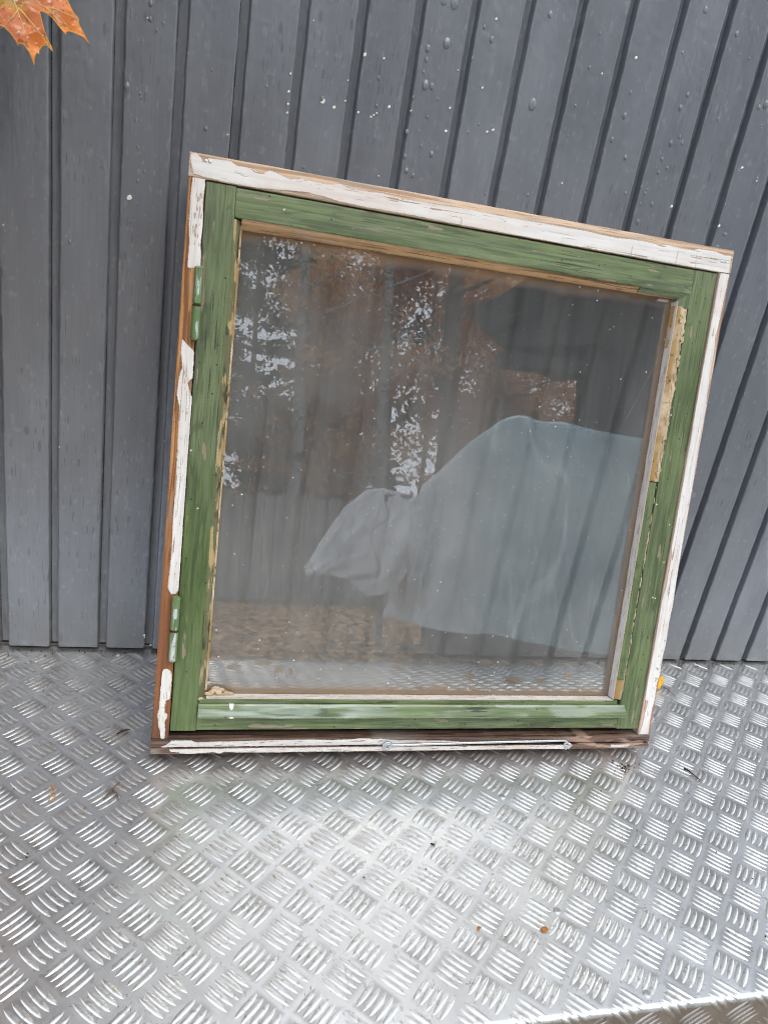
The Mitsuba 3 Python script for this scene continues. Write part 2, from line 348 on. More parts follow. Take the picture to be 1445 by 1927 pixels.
for x, y in ((1.068, -0.884), (0.989, -0.736), (0.989, -0.481), (0.237, -0.016)):
    k = put('screw', screw(x, y), 'steel', step, smooth=30)
    q = trimesh.creation.cylinder(0.0016, 0.0012, sections=12); q.apply_translation([x, y, 0.0018])
    put('drive_hole', q, 'dark_hole', k)

# the wall of upright boards
wall = thing('board_wall', 'dark grey painted wall of upright tongue and groove boards behind the window', 'wall')
WALL_TOP = 2.35
def board_mesh(i, seed):
    a, b = i * 0.1 + 0.0095, (i + 1) * 0.1 - 0.0075
    r = 0.0042; D = 0.021
    prof = [(a - 0.0165 + (0.0013 if seed % 3 == 0 else 0.0), D + 0.004), (a - 0.0165 + (0.0013 if seed % 3 == 0 else 0.0), D), (a - 0.010, D), (a - 0.004, D - 0.0004), (a - 0.0016, D - 0.0012)]
    prof += [(a - 0.0012 + 0.0012 * t, D - 0.0012 - (D - 0.0012 - r) * t) for t in (0.5, 1)]
    prof += [(a + r - r * math.cos(t), r - r * math.sin(t)) for t in np.linspace(0.3, PI / 2, 5)]
    prof += [(x, 0.0) for x in np.linspace(a + 0.008, b - 0.008, 9)]
    prof += [(b - r + r * math.sin(t), r - r * math.cos(t)) for t in np.linspace(0, PI / 2, 5)]
    prof += [(b + 0.0003, D + 0.004)]
    zs = np.linspace(0.0075, WALL_TOP, 200)
    n = len(prof); pr = np.array(prof)
    V = np.zeros((len(zs), n, 3)); V[..., 0] = pr[:, 0]; V[..., 1] = pr[:, 1]; V[..., 2] = zs[:, None]
    q = V * [22, 22, 7] + seed * 3.7
    edge = np.exp(-((pr[:, 0] - a) / 0.006) ** 2) + np.exp(-((pr[:, 0] - b) / 0.006) ** 2)
    V[..., 1] += 0.0014 * (nfbm(q, 3, seed) - 0.5) + edge * 0.0022 * (nfbm(V * [60, 60, 28] + seed, 3, seed + 5) - 0.5)
    V[..., 0] += 0.0018 * (nnoise(np.stack([V[..., 2] * 2.2, 0 * V[..., 0] + seed, 0 * V[..., 0]], -1)) - 0.5) + edge * 0.0012 * (nnoise(V * [0, 0, 40] + seed) - 0.5)
    F = []
    for j in range(len(zs) - 1):
        k = j * n + np.arange(n - 1)
        F += [np.stack([k, k + 1, k + n + 1], 1), np.stack([k, k + n + 1, k + n], 1)]
    return trimesh.Trimesh(V.reshape(-1, 3), np.vstack(F), process=False)
def dome(x, z, rx, rz, h, seed):
    """a blister of paint on the board face"""
    m = trimesh.creation.icosphere(subdivisions=2); v = np.array(m.vertices)
    v = v * (0.8 + 0.4 * nfbm(v * 1.6 + seed, 2)[:, None])
    m.vertices = np.c_[x + v[:, 0] * rx, -v[:, 1] * h, z + v[:, 2] * rz - 0.25 * rz * np.abs(v[:, 1])]
    m.invert()
    return m
# blisters and chips of the wall paint: x, z in metres, size in millimetres
BLISTERS = [(0.216, 1.129, 7.2), (0.238, 1.122, 3.2), (0.239, 1.116, 2.9), (0.239, 1.107, 2.2), (0.24, 1.079, 2.2), (0.249, 1.257, 5.1), (0.249, 1.235, 5.1), (0.27, 1.233, 2.9), (0.25, 1.0, 2.9), (0.35, 1.087, 4.6), (0.127, 0.863, 4.3), (0.165, 0.942, 2.2), (0.132, 0.937, 2.2), (0.235, 1.023, 1.8), (0.243, 0.893, 3.2), (0.212, 0.896, 3.2), (0.242, 0.913, 2.2), (0.241, 0.946, 2.1), (0.244, 0.937, 2.1), (0.281, 0.932, 2.1), (0.312, 1.196, 2.2), (0.248, 1.099, 1.8), (0.353, 1.18, 2.9), (0.233, 0.914, 2.9), (0.74, 1.362, 8.3), (0.76, 1.362, 10.6), (0.758, 1.3, 9.8), (0.725, 1.285, 7.1), (0.726, 1.267, 5.2), (0.724, 1.247, 3.3), (0.731, 1.228, 8.9), (0.743, 1.228, 6.3), (0.712, 1.203, 4.1), (0.713, 1.18, 4.8), (0.71, 1.146, 4.8), (0.744, 1.177, 3.3), (0.759, 1.209, 3.3), (0.714, 1.104, 5.1), (0.721, 1.081, 5.5), (0.735, 1.075, 4.8), (0.741, 1.127, 3.0), (0.764, 1.117, 5.9), (0.822, 1.338, 4.2), (0.84, 1.322, 6.1), (0.528, 1.054, 3.6), (0.81, 1.285, 3.4), (0.827, 1.166, 3.0), (0.845, 1.183, 3.4), (0.547, 1.171, 5.1), (0.644, 1.222, 4.4), (0.647, 1.178, 3.3), (0.53, 1.217, 2.2), (0.448, 1.172, 3.2), (0.943, 1.235, 10.9), (0.941, 1.382, 6.3), (1.046, 1.372, 3.6), (1.04, 1.315, 4.0), (1.136, 1.291, 4.1), (1.135, 1.25, 6.5), (1.121, 1.205, 5.7), (1.159, 1.179, 5.3), (1.257, 1.309, 5.1), (1.249, 1.285, 5.9), (1.249, 1.221, 5.9), (1.274, 1.225, 3.8), (1.239, 1.19, 4.6), (1.232, 1.172, 2.9), (1.239, 1.165, 3.8), (1.18, 1.116, 4.5), (1.223, 1.068, 5.8), (1.325, 1.427, 5.7), (1.467, 1.191, 3.6), (1.423, 1.047, 5.7), (1.43, 1.075, 4.0), (1.434, 1.325, 9.0), (1.421, 1.317, 5.8), (1.367, 1.393, 3.1), (1.287, 1.334, 3.0), (1.246, 1.451, 6.5), (1.222, 1.123, 3.7), (1.223, 1.13, 2.9), (1.21, 1.133, 2.9), (1.218, 1.102, 3.7), (1.244, 1.105, 5.4), (1.029, 1.248, 3.6), (1.025, 1.229, 2.4), (0.972, 1.079, 3.9), (1.222, 1.375, 3.8), (1.265, 1.235, 3.8), (1.256, 1.176, 3.8), (1.434, 1.075, 4.0), (1.505, 0.971, 2.0), (1.506, 0.95, 1.7), (1.612, 0.745, 5.0), (1.598, 0.882, 2.8), (1.537, 0.834, 2.1), (1.57, 0.924, 2.8), (1.619, 0.716, 3.2)]
CHIPS = [(0.613, 1.253, 3.3), (0.648, 1.254, 2.2), (0.57, 1.161, 3.3), (0.589, 1.175, 2.2), (0.615, 1.161, 2.2), (0.639, 1.158, 2.2), (0.644, 1.162, 1.8), (0.649, 1.166, 1.8), (0.67, 1.18, 2.9), (0.549, 1.167, 4.3), (0.487, 1.199, 2.2), (0.487, 1.171, 2.5), (0.488, 1.151, 2.2), (0.488, 1.137, 2.2), (0.839, 1.243, 2.3), (0.864, 1.173, 2.6), (0.875, 1.178, 2.7), (0.841, 1.354, 2.3), (0.784, 1.16, 3.0), (0.784, 1.199, 2.2), (0.669, 1.063, 1.8), (0.589, 1.208, 1.8), (0.712, 1.181, 2.6), (0.517, 1.286, 1.5), (0.787, 1.262, 1.5), (0.226, 0.953, 5.0), (0.388, 1.084, 1.8), (0.018, 0.874, 1.8), (0.245, 1.235, 1.8), (1.289, 1.108, 3.4), (1.038, 1.111, 2.0), (1.068, 1.31, 2.0), (1.412, 1.089, 3.1), (1.129, 1.348, 3.3), (1.248, 1.283, 2.1), (1.424, 1.205, 3.1), (1.467, 1.187, 2.2), (0.29, 0.042, 2.6), (0.291, 0.037, 1.8), (0.305, 0.017, 2.4)]
wm = []
for i in range(-9, 33):
    put('board', board_mesh(i, i + 20), 'wall_paint', wall, smooth=50)
sh = trimesh.creation.box(extents=[4.4, 0.02, WALL_TOP]); sh.apply_translation([1.2, 0.035, WALL_TOP / 2])
put('backing', sh, 'dark_hole', wall)
ds = [dome(x, z, r * 0.00064, r * 0.00095, min(r * 0.00042, 0.0030), k) for k, (x, z, r) in enumerate(BLISTERS) if abs((x + 0.05) % 0.1 - 0.05) > 0.004]
rb = random.Random(5)
for k in range(300):
    i = rb.choice([2, 2, 7, 7, 8, 9, 10, 12, 12, 13, 13, 14, 14, 15, 16, 4, 5, 6, 1, 11])
    r = abs(rb.gauss(0, 1.5)) + 0.7
    x, z = i * 0.1 + rb.triangular(0.013, 0.089, 0.03), rb.uniform(0.15, 1.45)
    ds.append(dome(x, z, r * 0.0007, r * 0.0011, r * 0.0005, k))
tag(put('paint_blisters', cat(ds), 'wall_paint', wall, smooth=True), 'blisters and drips in the grey paint', kind='stuff')
cs = []
for k, (x, z, r) in enumerate(CHIPS):
    m = trimesh.creation.icosphere(subdivisions=1); v = np.array(m.vertices) * (0.6 + 0.8 * nfbm(np.array(m.vertices) * 2 + k * 3.1, 2)[:, None])
    m.vertices = np.c_[x + v[:, 0] * r * 0.00085 + 0.3 * v[:, 2] * r * 0.0008, v[:, 1] * 0.0012 - 0.0004, z + v[:, 2] * r * 0.0009]; cs.append(m)
for k in range(14):
    i = rb.randrange(0, 17); x = i * 0.1 + rb.choice([0.010, 0.0105, 0.011, 0.092, rb.uniform(.015, .09)]); z = rb.uniform(0.05, 1.4); r = rb.uniform(0.5, 1.3)
    m = trimesh.creation.icosphere(subdivisions=0); m.apply_scale([r * 0.0009, 0.0008, r * 0.0014]); m.apply_translation([x, -0.0006, z]); cs.append(m)
tag(put('paint_chips', cat(cs), 'chip_white', wall), 'white spots where the grey paint has chipped', kind='stuff')

# ------------------------------------------------------------------ the old window
win = thing('old_window', 'old green window sash in a peeling white wooden frame leaning against the grey wall', 'window')
def member(axis, s0, s1, lo, hi, w0, w1, r=0.0022, n=90, jit=0.0006, seed=0, prof=None):
    """a wooden bar along u (axis 0) or v (axis 1) with worn rounded edges; lo, hi: its two long edges as numbers or functions of s"""
    L = lo if callable(lo) else (lambda s: lo + 0 * s); Hh = hi if callable(hi) else (lambda s: hi + 0 * s)
    ss = np.linspace(s0, s1, n)
    if prof is None:
        ring = []
        for cx, cy, a0 in ((1, 1, 0), (0, 1, 90), (0, 0, 180), (1, 0, 270)):
            for a in (0, 30, 60, 90):
                t = math.radians(a0 + a); ring.append((cx, cy, math.cos(t), math.sin(t)))
            if (cx, cy) == (1, 1): ring += [(f, 1, 0, 1) for f in (0.8, 0.6, 0.4, 0.2)]
        ring = np.array(ring)
        rr = r if np.ndim(r) == 0 else r
        T_ = (L(ss)[:, None] + rr + (Hh(ss) - L(ss) - 2 * rr)[:, None] * ring[:, 0] + rr * ring[:, 2])
        W_ = (w0 + rr + (w1 - w0 - 2 * rr) * ring[:, 1] + rr * ring[:, 3]) + 0 * T_
    else:
        pr = np.array(prof); T_ = pr[:, 0] + 0 * ss[:, None]; W_ = pr[:, 1] + 0 * ss[:, None]
    m_ = T_.shape[1]
    S_ = ss[:, None] + 0 * T_
    P = np.stack([S_ * 40, T_ * 160, W_ * 160], -1) + seed * 5.3
    T_ = T_ + jit * 2 * (nfbm(P, 3, seed) - 0.5); W_ = W_ + jit * 2 * (nfbm(P + 9, 3, seed + 3) - 0.5)
    V = np.stack([S_, T_, W_] if axis == 0 else [T_, S_, W_], -1).reshape(-1, 3)
    F = []
    for i in range(n - 1):
        k = i * m_ + np.arange(m_); k2 = i * m_ + (np.arange(m_) + 1) % m_
        F += [np.stack([k, k2, k2 + m_], 1), np.stack([k, k2 + m_, k + m_], 1)]
    c0 = len(V); V = np.vstack([V, V[:m_].mean(0), V[-m_:].mean(0)])
    a = np.arange(m_); b = (a + 1) % m_; e = (n - 1) * m_
    F += [np.stack([b, a, 0 * a + c0], 1), np.stack([a + e, b + e, 0 * a + c0 + 1], 1)]
    m = trimesh.Trimesh(V, np.vstack(F), process=False)
    if axis == 1: m.invert()
    return m
def wput(name, mesh, b, parent=None, smooth=45): return put(name, world(mesh), b, parent or win, smooth=smooth)
def ragged(poly, amp=0.0009, step=0.0016, seed=0):
    """a paint film's outline, torn a little"""
    poly = Polygon(poly).buffer(0)
    if poly.geom_type != 'Polygon': poly = max(poly.geoms, key=lambda g: g.area)
    L = poly.exterior.length; n = int(L / step)
    pts = np.array([poly.exterior.interpolate(L * i / n).coords[0] for i in range(n)])
    q = np.c_[pts * 260, np.zeros(n)] + seed * 7.7
    pts = pts + amp * 2 * np.c_[nfbm(q, 3, seed) - 0.5, nfbm(q + 50, 3, seed + 1) - 0.5]
    return Polygon(pts).buffer(0)
def underfilm(poly, name, parent, w, clip=None, seed=0):
    """the older coat that shows in places round the edge of the white one"""
    g = Polygon(poly).buffer(0)
    if g.geom_type != 'Polygon': g = max(g.geoms, key=lambda q: q.area)
    g = ragged(list(g.buffer(0.0007).exterior.coords), amp=0.0022, step=0.0022, seed=seed + 40)
    if clip is not None: g = g.intersection(sbox(*clip))
    g = max(getattr(g, 'geoms', [g]), key=lambda q: q.area)
    m = extrude_polygon(g, 0.0005, engine='earcut'); m.apply_translation([0, 0, w]); wput(name, m, 'old_primer', parent, False)
def film(poly, holes=(), w=0.0002, t=0.0012, clip=None, seed=0):
    g = ragged(poly, seed=seed)
    for k, h in enumerate(holes): g = g.difference(ragged(h, amp=0.0008, step=0.001, seed=seed + 10 + k))
    if clip is not None: g = g.intersection(sbox(*clip))
    out = []
    for q in getattr(g, 'geoms', [g]):
        if q.geom_type == 'Polygon' and q.area > 2e-6:
            m = extrude_polygon(q, t, engine='earcut'); m.apply_translation([0, 0, w]); out.append(m)
    return cat(out)
def blobs(rnd, n, us, vs, ru, rv):
    return [[(u + ru * k * math.cos(t) * (1 + .4 * math.sin(3 * t + u * 900)), v + rv * k * math.sin(t)) for t in np.linspace(0, 2 * PI, 9)[:-1]]
            for u, v, k in ((rnd.uniform(*us), rnd.uniform(*vs), rnd.uniform(0.4, 1.4)) for _ in range(n))]
rw = random.Random(12)
headlo = lambda u: 1.0062 - 0.0068 * u / 1.0465
rjlo = lambda v: 1.0112 + 0.0104 * v
rjhi = lambda v: 1.0400 + 0.0068 * v
# outer frame: head, two jambs and a sill, each with the peeling film of paint on its face
head = wput('frame_head', cat([member(0, 0.0, 1.0465, headlo, 1.0446, -0.10, 0.0, seed=1), member(0, 0.001, 1.045, 0.982, lambda u: headlo(u) + .002, -0.099, -0.058, seed=2)]), 'wood_head')
up = [(0.0082, 1.0108), (0.0046, 1.0216), (0.001, 1.0395), (0.0098, 1.0433), (0.018, 1.0372), (0.0204, 1.03), (0.0315, 1.0386), (0.051, 1.0392), (0.0667, 1.0401), (0.075, 1.0349), (0.0909, 1.0348), (0.1049, 1.0343), (0.1174, 1.0297), (0.1309, 1.0369), (0.1434, 1.0342), (0.1657, 1.0287), (0.1862, 1.0337), (0.2046, 1.0311), (0.2351, 1.0319), (0.2501, 1.0359), (0.2661, 1.0314), (0.3006, 1.0313), (0.3258, 1.0326), (0.3419, 1.0309), (0.3614, 1.0297), (0.4166, 1.0313), (0.4834, 1.0317), (0.552, 1.0305), (0.65, 1.0313), (0.7245, 1.0311), (0.753, 1.0295), (0.7846, 1.0283), (0.8187, 1.031), (0.8509, 1.031), (0.8807, 1.0293), (0.8978, 1.0332), (0.9284, 1.0303), (0.9524, 1.0313), (0.9668, 1.036), (1.0036, 1.0365), (1.0262, 1.0322), (1.0405, 1.0338), (1.0425, 1.001)]
low = [(1.0217, 1.0004), (0.8157, 1.0016), (0.7012, 1.0022), (0.45, 1.0042), (0.3868, 1.006), (0.3038, 1.0058), (0.255, 1.0072), (0.2287, 1.0105), (0.1971, 1.0135), (0.15, 1.0095), (0.1084, 1.0062), (0.0613, 1.0066), (0.0278, 1.0085)]
underfilm(up + low, 'primer', head, 0.0001, (0.0006, 0.9995, 1.0452, 1.0438), 1)
wput('paint', film(up + low, [[(0.098, 1.0345), (0.108, 1.031), (0.124, 1.0305), (0.118, 1.0285), (0.105, 1.0290)], [(0.205, 1.0075), (0.24, 1.0070), (0.29, 1.0045), (0.33, 1.0040), (0.28, 1.0062)]] + blobs(rw, 14, (0.15, 0.6), (1.022, 1.032), 0.0032, 0.0006) + blobs(rw, 34, (0.05, 1.03), (1.004, 1.031), 0.006, 0.00035), seed=1, clip=(0.0006, 0.9995, 1.0452, 1.0440)), 'white_across', head, False)
for u, v in ((0.026, 1.034), (0.033, 1.0335), (1.022, 1.020), (1.030, 1.0205)):
    m = trimesh.creation.icosphere(subdivisions=2, radius=0.0032); m.apply_scale([1, 1, 0.5]); m.apply_translation([u, v, 0.001])
    wput('nail_head', m, 'steel', head, True)
jl = wput('frame_jamb', cat([member(1, 0.0245, 1.0055, 0.0006, lambda v: 0.0308 - 0.0036 * v, -0.10, 0.0, seed=3), member(1, 0.03, 1.0, 0.0285, 0.047, -0.099, -0.058, seed=4)]), 'wood_left')
p1 = [(0.0076, 1.0051), (0.0064, 0.9858), (0.0053, 0.9589), (0.0062, 0.932), (0.009, 0.9015), (0.0087, 0.8741), (0.009, 0.8614), (0.0184, 0.8621), (0.0202, 0.865), (0.0289, 0.8672), (0.0283, 0.8848), (0.026, 0.9001), (0.0277, 0.9257), (0.0272, 0.947), (0.0250, 0.9694), (0.0268, 0.9927), (0.027, 1.0050)]
p2 = [(0.0077, 0.7437), (0.0072, 0.7242), (0.0115, 0.6981), (0.008, 0.6874), (0.0056, 0.6625), (0.0054, 0.6501), (0.0108, 0.6301), (0.0116, 0.5948), (0.0125, 0.5571), (0.0131, 0.4999), (0.013, 0.4548), (0.0129, 0.4245), (0.0143, 0.37), (0.0122, 0.3213), (0.0126, 0.308), (0.0178, 0.2993), (0.0251, 0.2992), (0.0298, 0.3065), (0.03, 0.3288), (0.0301, 0.3819), (0.0298, 0.4365), (0.0298, 0.4797), (0.0295, 0.5543), (0.0297, 0.6069), (0.0301, 0.6486), (0.0251, 0.6564), (0.021, 0.6724), (0.0285, 0.6815), (0.0285, 0.6999), (0.0272, 0.7266), (0.0161, 0.7359)]
p3 = [(0.014, 0.1578), (0.0203, 0.1589), (0.0253, 0.1548), (0.0286, 0.1433), (0.0284, 0.1222), (0.0278, 0.1011), (0.0211, 0.0989), (0.0199, 0.0883), (0.0197, 0.0755), (0.0252, 0.0713), (0.0248, 0.0649), (0.0213, 0.0585), (0.0225, 0.0456), (0.0238, 0.0413), (0.0229, 0.0250), (0.017, 0.0250), (0.015, 0.0414), (0.0117, 0.0478), (0.0093, 0.0713), (0.0107, 0.0798), (0.0111, 0.1052), (0.0112, 0.1347), (0.0123, 0.1536)]
for q_, sd_ in ((p1, 2), (p2, 3), (p3, 4)): underfilm(q_, 'primer', jl, 0.0001, (0.002, 0.02, 0.0300, 1.0050), sd_)
wput('paint', film(p1, blobs(rw, 26, (0.012, 0.025), (0.90, 0.985), 0.0011, 0.005), seed=2), 'white_upright', jl, False)
wput('paint', film(p2, blobs(rw, 9, (0.010, 0.026), (0.5, 0.70), 0.0009, 0.004) + blobs(rw, 16, (0.014, 0.029), (0.31, 0.74), 0.0004, 0.006), seed=3), 'white_upright', jl, False)
wput('paint', film(p3, blobs(rw, 8, (0.011, 0.027), (0.04, 0.15), 0.0005, 0.006), seed=4), 'white_upright', jl, False)
jr = wput('frame_jamb', cat([member(1, 0.0245, 0.9990, rjlo, rjhi, -0.10, 0.0, seed=5), member(1, 0.03, 0.992, 0.994, lambda v: rjlo(v) + .002, -0.099, -0.058, seed=6)]), 'wood_right')
pr_ = [(1.0435, 0.9985), (1.0425, 0.9849), (1.0400, 0.9361), (1.0385, 0.9000), (1.0350, 0.8767), (1.0385, 0.8453), (1.0375, 0.8001), (1.0395, 0.7526), (1.0420, 0.7378), (1.0388, 0.6638), (1.0398, 0.6305), (1.0408, 0.5736), (1.0405, 0.5436), (1.0395, 0.4888), (1.0400, 0.4104), (1.0418, 0.3167), (1.0400, 0.2786), (1.0408, 0.2262), (1.0385, 0.2044), (1.0388, 0.16), (1.0352, 0.1438), (1.0365, 0.105), (1.0335, 0.085), (1.0325, 0.0549), (1.0345, 0.026)]
pl_ = [(1.0125, 0.026), (1.018, 0.05), (1.0185, 0.075), (1.0205, 0.088), (1.0215, 0.102), (1.0135, 0.106), (1.0130, 0.1435), (1.0148, 0.2397), (1.0150, 0.3272), (1.0195, 0.36), (1.0200, 0.42), (1.0165, 0.44), (1.0175, 0.5118), (1.0182, 0.571), (1.0186, 0.6737), (1.0200, 0.8242), (1.0222, 0.9272), (1.0228, 0.9985)]
underfilm(pr_ + pl_, 'primer', jr, 0.0001, (1.0118, 0.025, 1.0452, 0.9985), 5)
wput('paint', film(pr_ + pl_, blobs(rw, 22, (1.028, 1.037), (0.10, 0.24), 0.0016, 0.0022) + blobs(rw, 4, (1.026, 1.036), (0.70, 0.92), 0.0022, 0.0012) + blobs(rw, 30, (1.018, 1.040), (0.05, 0.98), 0.0004, 0.006), seed=5), 'white_upright', jr, False)
sl = wput('frame_sill', cat([member(0, 0.0, 1.0395, 0.0078, 0.0232, -0.10, 0.0012, seed=7, jit=0.0009), member(0, 0.0005, 1.037, -0.0046, 0.0066, -0.03, 0.0045, seed=8, r=0.0016, jit=0.0010),
                             member(0, 0.001, 1.038, -0.001, 0.0085, -0.10, -0.028, seed=9), member(0, 0.03, 1.012, 0.0225, 0.052, -0.10, -0.058, seed=10)]), 'wood_sill')
s_up = [(0.0175, 0.0085), (0.0309, 0.0148), (0.0354, 0.021), (0.0551, 0.0209), (0.0732, 0.0207), (0.0784, 0.017), (0.1285, 0.0183), (0.1693, 0.0188), (0.2289, 0.0201), (0.2969, 0.0206), (0.3368, 0.0191), (0.3805, 0.0206), (0.3909, 0.0222), (0.4079, 0.0222), (0.4195, 0.0202), (0.4343, 0.021), (0.47, 0.0175), (0.55, 0.0162), (0.60, 0.0140), (0.60, 0.0095)]
s_lo = [(0.0332, 0.0056), (0.0368, 0.0004), (0.0499, 0.0002), (0.0534, -0.0022), (0.0667, -0.0038), (0.1031, -0.0014), (0.1081, -0.0003), (0.1252, -0.0036), (0.1316, -0.0001), (0.1538, -0.0013), (0.2309, -0.0023), (0.2991, -0.0023), (0.4276, -0.0021), (0.6, -0.0028), (0.7508, -0.0022), (0.8255, -0.0033), (0.8459, -0.0035), (0.8541, 0.0050), (0.75, 0.0056), (0.60, 0.0048), (0.42, 0.0060), (0.2, 0.0058)]
wput('paint', film(s_up, blobs(rw, 22, (0.06, 0.56), (0.010, 0.019), 0.006, 0.0006), w=0.0014, seed=6), 'white_across', sl, False)
wput('paint', film(s_lo, blobs(rw, 24, (0.06, 0.84), (-0.0015, 0.004), 0.007, 0.0005), w=0.0047, seed=7), 'white_across', sl, False)
wput('paint', film([(0.945, 0.005), (0.945, -0.001), (0.965, -0.0005), (0.985, 0.0008), (0.992, 0.0048), (0.965, 0.0042)], w=0.0047, seed=8), 'white_across', sl, False)

# the green sash
sash = win + '__sash'
labels[sash] = {'label': 'green painted sash with worn putty'}
def sput(name, mesh, b, smooth=45):
    key = numbered(sash + '__' + name); scene[key] = mikit.ply(world(mesh), b, smooth); return key
sput('stile', member(1, 0.0378, 1.0033, lambda v: 0.0322 - 0.0036 * v, 0.0785, -0.056, -0.003, seed=11, jit=0.0004), 'green_upright')
stlo = lambda v: 0.9572 + 0.0112 * v
sput('stile', member(1, 0.0372, 0.9968, stlo, lambda v: 1.0092 + 0.0106 * v, -0.056, -0.003, seed=12, jit=0.0004), 'green_upright')
sput('top_rail', member(0, 0.0789, 0.9676, lambda u: 0.9552 - 0.0072 * u / 0.97, lambda u: 1.0030 - 0.0062 * u, -0.056, -0.0034, seed=13, jit=0.0004), 'green_across')
sput('bottom_rail', cat([member(0, 0.0789, 0.9568, 0.0385, 0.0908, -0.056, -0.0034, seed=14, jit=0.0004), member(0, 0.0805, 0.9500, 0.0900, 0.1003, -0.056, -0.0040, seed=15, jit=0.0004)]), 'green_across')
sput('drip_moulding', member(0, 0.0798, 0.9655, 0, 0, 0, 0, seed=16, jit=0.0003, prof=[(0.0725, -0.0030), (0.0912, -0.0030), (0.0914, 0.0), (0.0890, 0.0022), (0.0882, 0.0024), (0.0792, 0.0170), (0.0780, 0.0184), (0.0765, 0.0188), (0.0722, 0.0184), (0.0712, 0.0176), (0.0716, 0.0165), (0.0728, 0.0130)][::-1]), 'green_drip', 28)
sput('bottom_ledge', member(0, 0.0930, 0.9390, 0.1000, 0.1012, -0.0258, -0.0042, r=0.0004, seed=17, jit=0.0004), 'ledge_paint')
sput('side_ledge', member(1, 0.1030, 0.9330, lambda v: 0.9384 + 0.004 * v, lambda v: 0.9402 + 0.004 * v, -0.0258, -0.0045, r=0.0006, seed=18, jit=0.0006), 'ledge_paint')
sput('inner_edge', cat([member(1, 0.098, 0.955, 0.0780, 0.0910, -0.0555, -0.0275, seed=19), member(1, 0.098, 0.95, lambda v: 0.9392 + 0.004 * v, 0.962, -0.0555, -0.0275, seed=20),
                        member(0, 0.080, 0.96, 0.9392, 0.958, -0.0555, -0.0275, seed=21), member(0, 0.080, 0.957, 0.085, 0.1002, -0.0553, -0.0275, seed=22)]), 'wood_inner')
sput('putty', member(1, 0.101, 0.952, 0, 0, 0, 0, seed=23, n=260, jit=0.0008, prof=[(0.0778, -0.0048), (0.0800, -0.0050), (0.0850, -0.0098), (0.0905, -0.0160), (0.0908, -0.0262), (0.0778, -0.0262)]), 'putty_olive')
sput('putty', member(1, 0.112, 0.945, 0, 0, 0, 0, seed=24, n=260, jit=0.0006, prof=[(0.0900, -0.0148), (0.0932, -0.0172), (0.0934, -0.0262), (0.0900, -0.0262)]), 'putty')
sput('putty', member(1, 0.148, 0.572, 0, 0, 0, 0, seed=25, n=160, jit=0.0005, prof=[(0.9590, -0.0036), (0.9545, -0.0030), (0.9440, -0.0040), (0.9408, -0.0052), (0.9406, -0.0262), (0.9590, -0.0262)]), 'green_upright')
sput('putty', member(1, 0.574, 0.925, 0, 0, 0, 0, seed=26, n=300, jit=0.0020, prof=[(0.9650, -0.0046), (0.9615, -0.0046), (0.9570, -0.0064), (0.9530, -0.0066), (0.9450, -0.0098), (0.9422, -0.0120), (0.9422, -0.0262), (0.9660, -0.0262)]), 'putty')
sput('putty', member(1, 0.102, 0.1465, 0, 0, 0, 0, seed=27, n=90, jit=0.0024, prof=[(0.9600, -0.0050), (0.9550, -0.0058), (0.9480, -0.0090), (0.9420, -0.0120), (0.9410, -0.0262), (0.9600, -0.0262)]), 'putty')
crk = []
rc = random.Random(31)
for k in range(64):                                                  # crumbs of tan putty along the crack beside the painted putty
    v = rc.uniform(0.12, 0.57); u = 0.9572 + 0.0075 * (v - 0.15) + rc.gauss(0, 0.0007); s = rc.uniform(0.5, 1.5)
    m = trimesh.creation.icosphere(subdivisions=1); m.vertices = np.array(m.vertices) * (0.6 + 0.7 * nnoise(np.array(m.vertices) * 3 + k)[:, None])
    m.apply_scale([0.0009 * s, rc.uniform(0.002, 0.009) * s, 0.0009]); m.apply_translation([u, v, -0.0028]); crk.append(m)
for k in range(90):
    v = rc.uniform(0.575, 0.925); s = rc.uniform(0.4, 1.5)
    m = trimesh.creation.icosphere(subdivisions=1); m.vertices = np.array(m.vertices) * (0.6 + 0.7 * nnoise(np.array(m.vertices) * 3 + k)[:, None])
    m.apply_scale([0.0018 * s, 0.0045 * s, 0.0013]); m.apply_translation([stlo(v) - 0.003 + rc.gauss(0, 0.0022), v, -0.0042]); crk.append(m)
for k in range(40):
    v = rc.uniform(0.25, 0.95); m = trimesh.creation.icosphere(subdivisions=1); m.apply_scale([0.0008, rc.uniform(0.002, 0.009), 0.0008]); m.apply_translation([rc.uniform(0.081, 0.089), v, 0]); 
    m.apply_translation([0, 0, -0.0056 - (m.centroid[0] - 0.080) * 1.05]); crk.append(m)
labels[sput('putty_crumbs', cat(crk), 'putty', True)] = {'label': 'tan crumbs of broken putty', 'kind': 'stuff'}
sput('putty', member(0, 0.0915, 0.9585, 0, 0, 0, 0, seed=28, n=300, jit=0.0008, prof=[(0.9560, -0.0055), (0.9560, -0.0262), (0.9395, -0.0262), (0.9392, -0.0190), (0.9425, -0.0160), (0.9460, -0.0120), (0.9480, -0.0085)]), 'putty_orange')
sput('putty', member(1, 0.922, 0.956, 0, 0, 0, 0, seed=30, n=40, jit=0.0008, prof=[(0.9690, -0.0036), (0.9640, -0.0036), (0.9560, -0.0060), (0.9450, -0.0130), (0.9440, -0.0262), (0.9690, -0.0262)]), 'green_upright')
sput('putty', member(0, 0.8560, 0.9560, 0, 0, 0, 0, seed=29, n=60, jit=0.0005, prof=[(0.9500, -0.0050), (0.9500, -0.0120), (0.9410, -0.0175), (0.9396, -0.0150), (0.9425, -0.0075), (0.9455, -0.0052)]), 'green_across')
lump = []
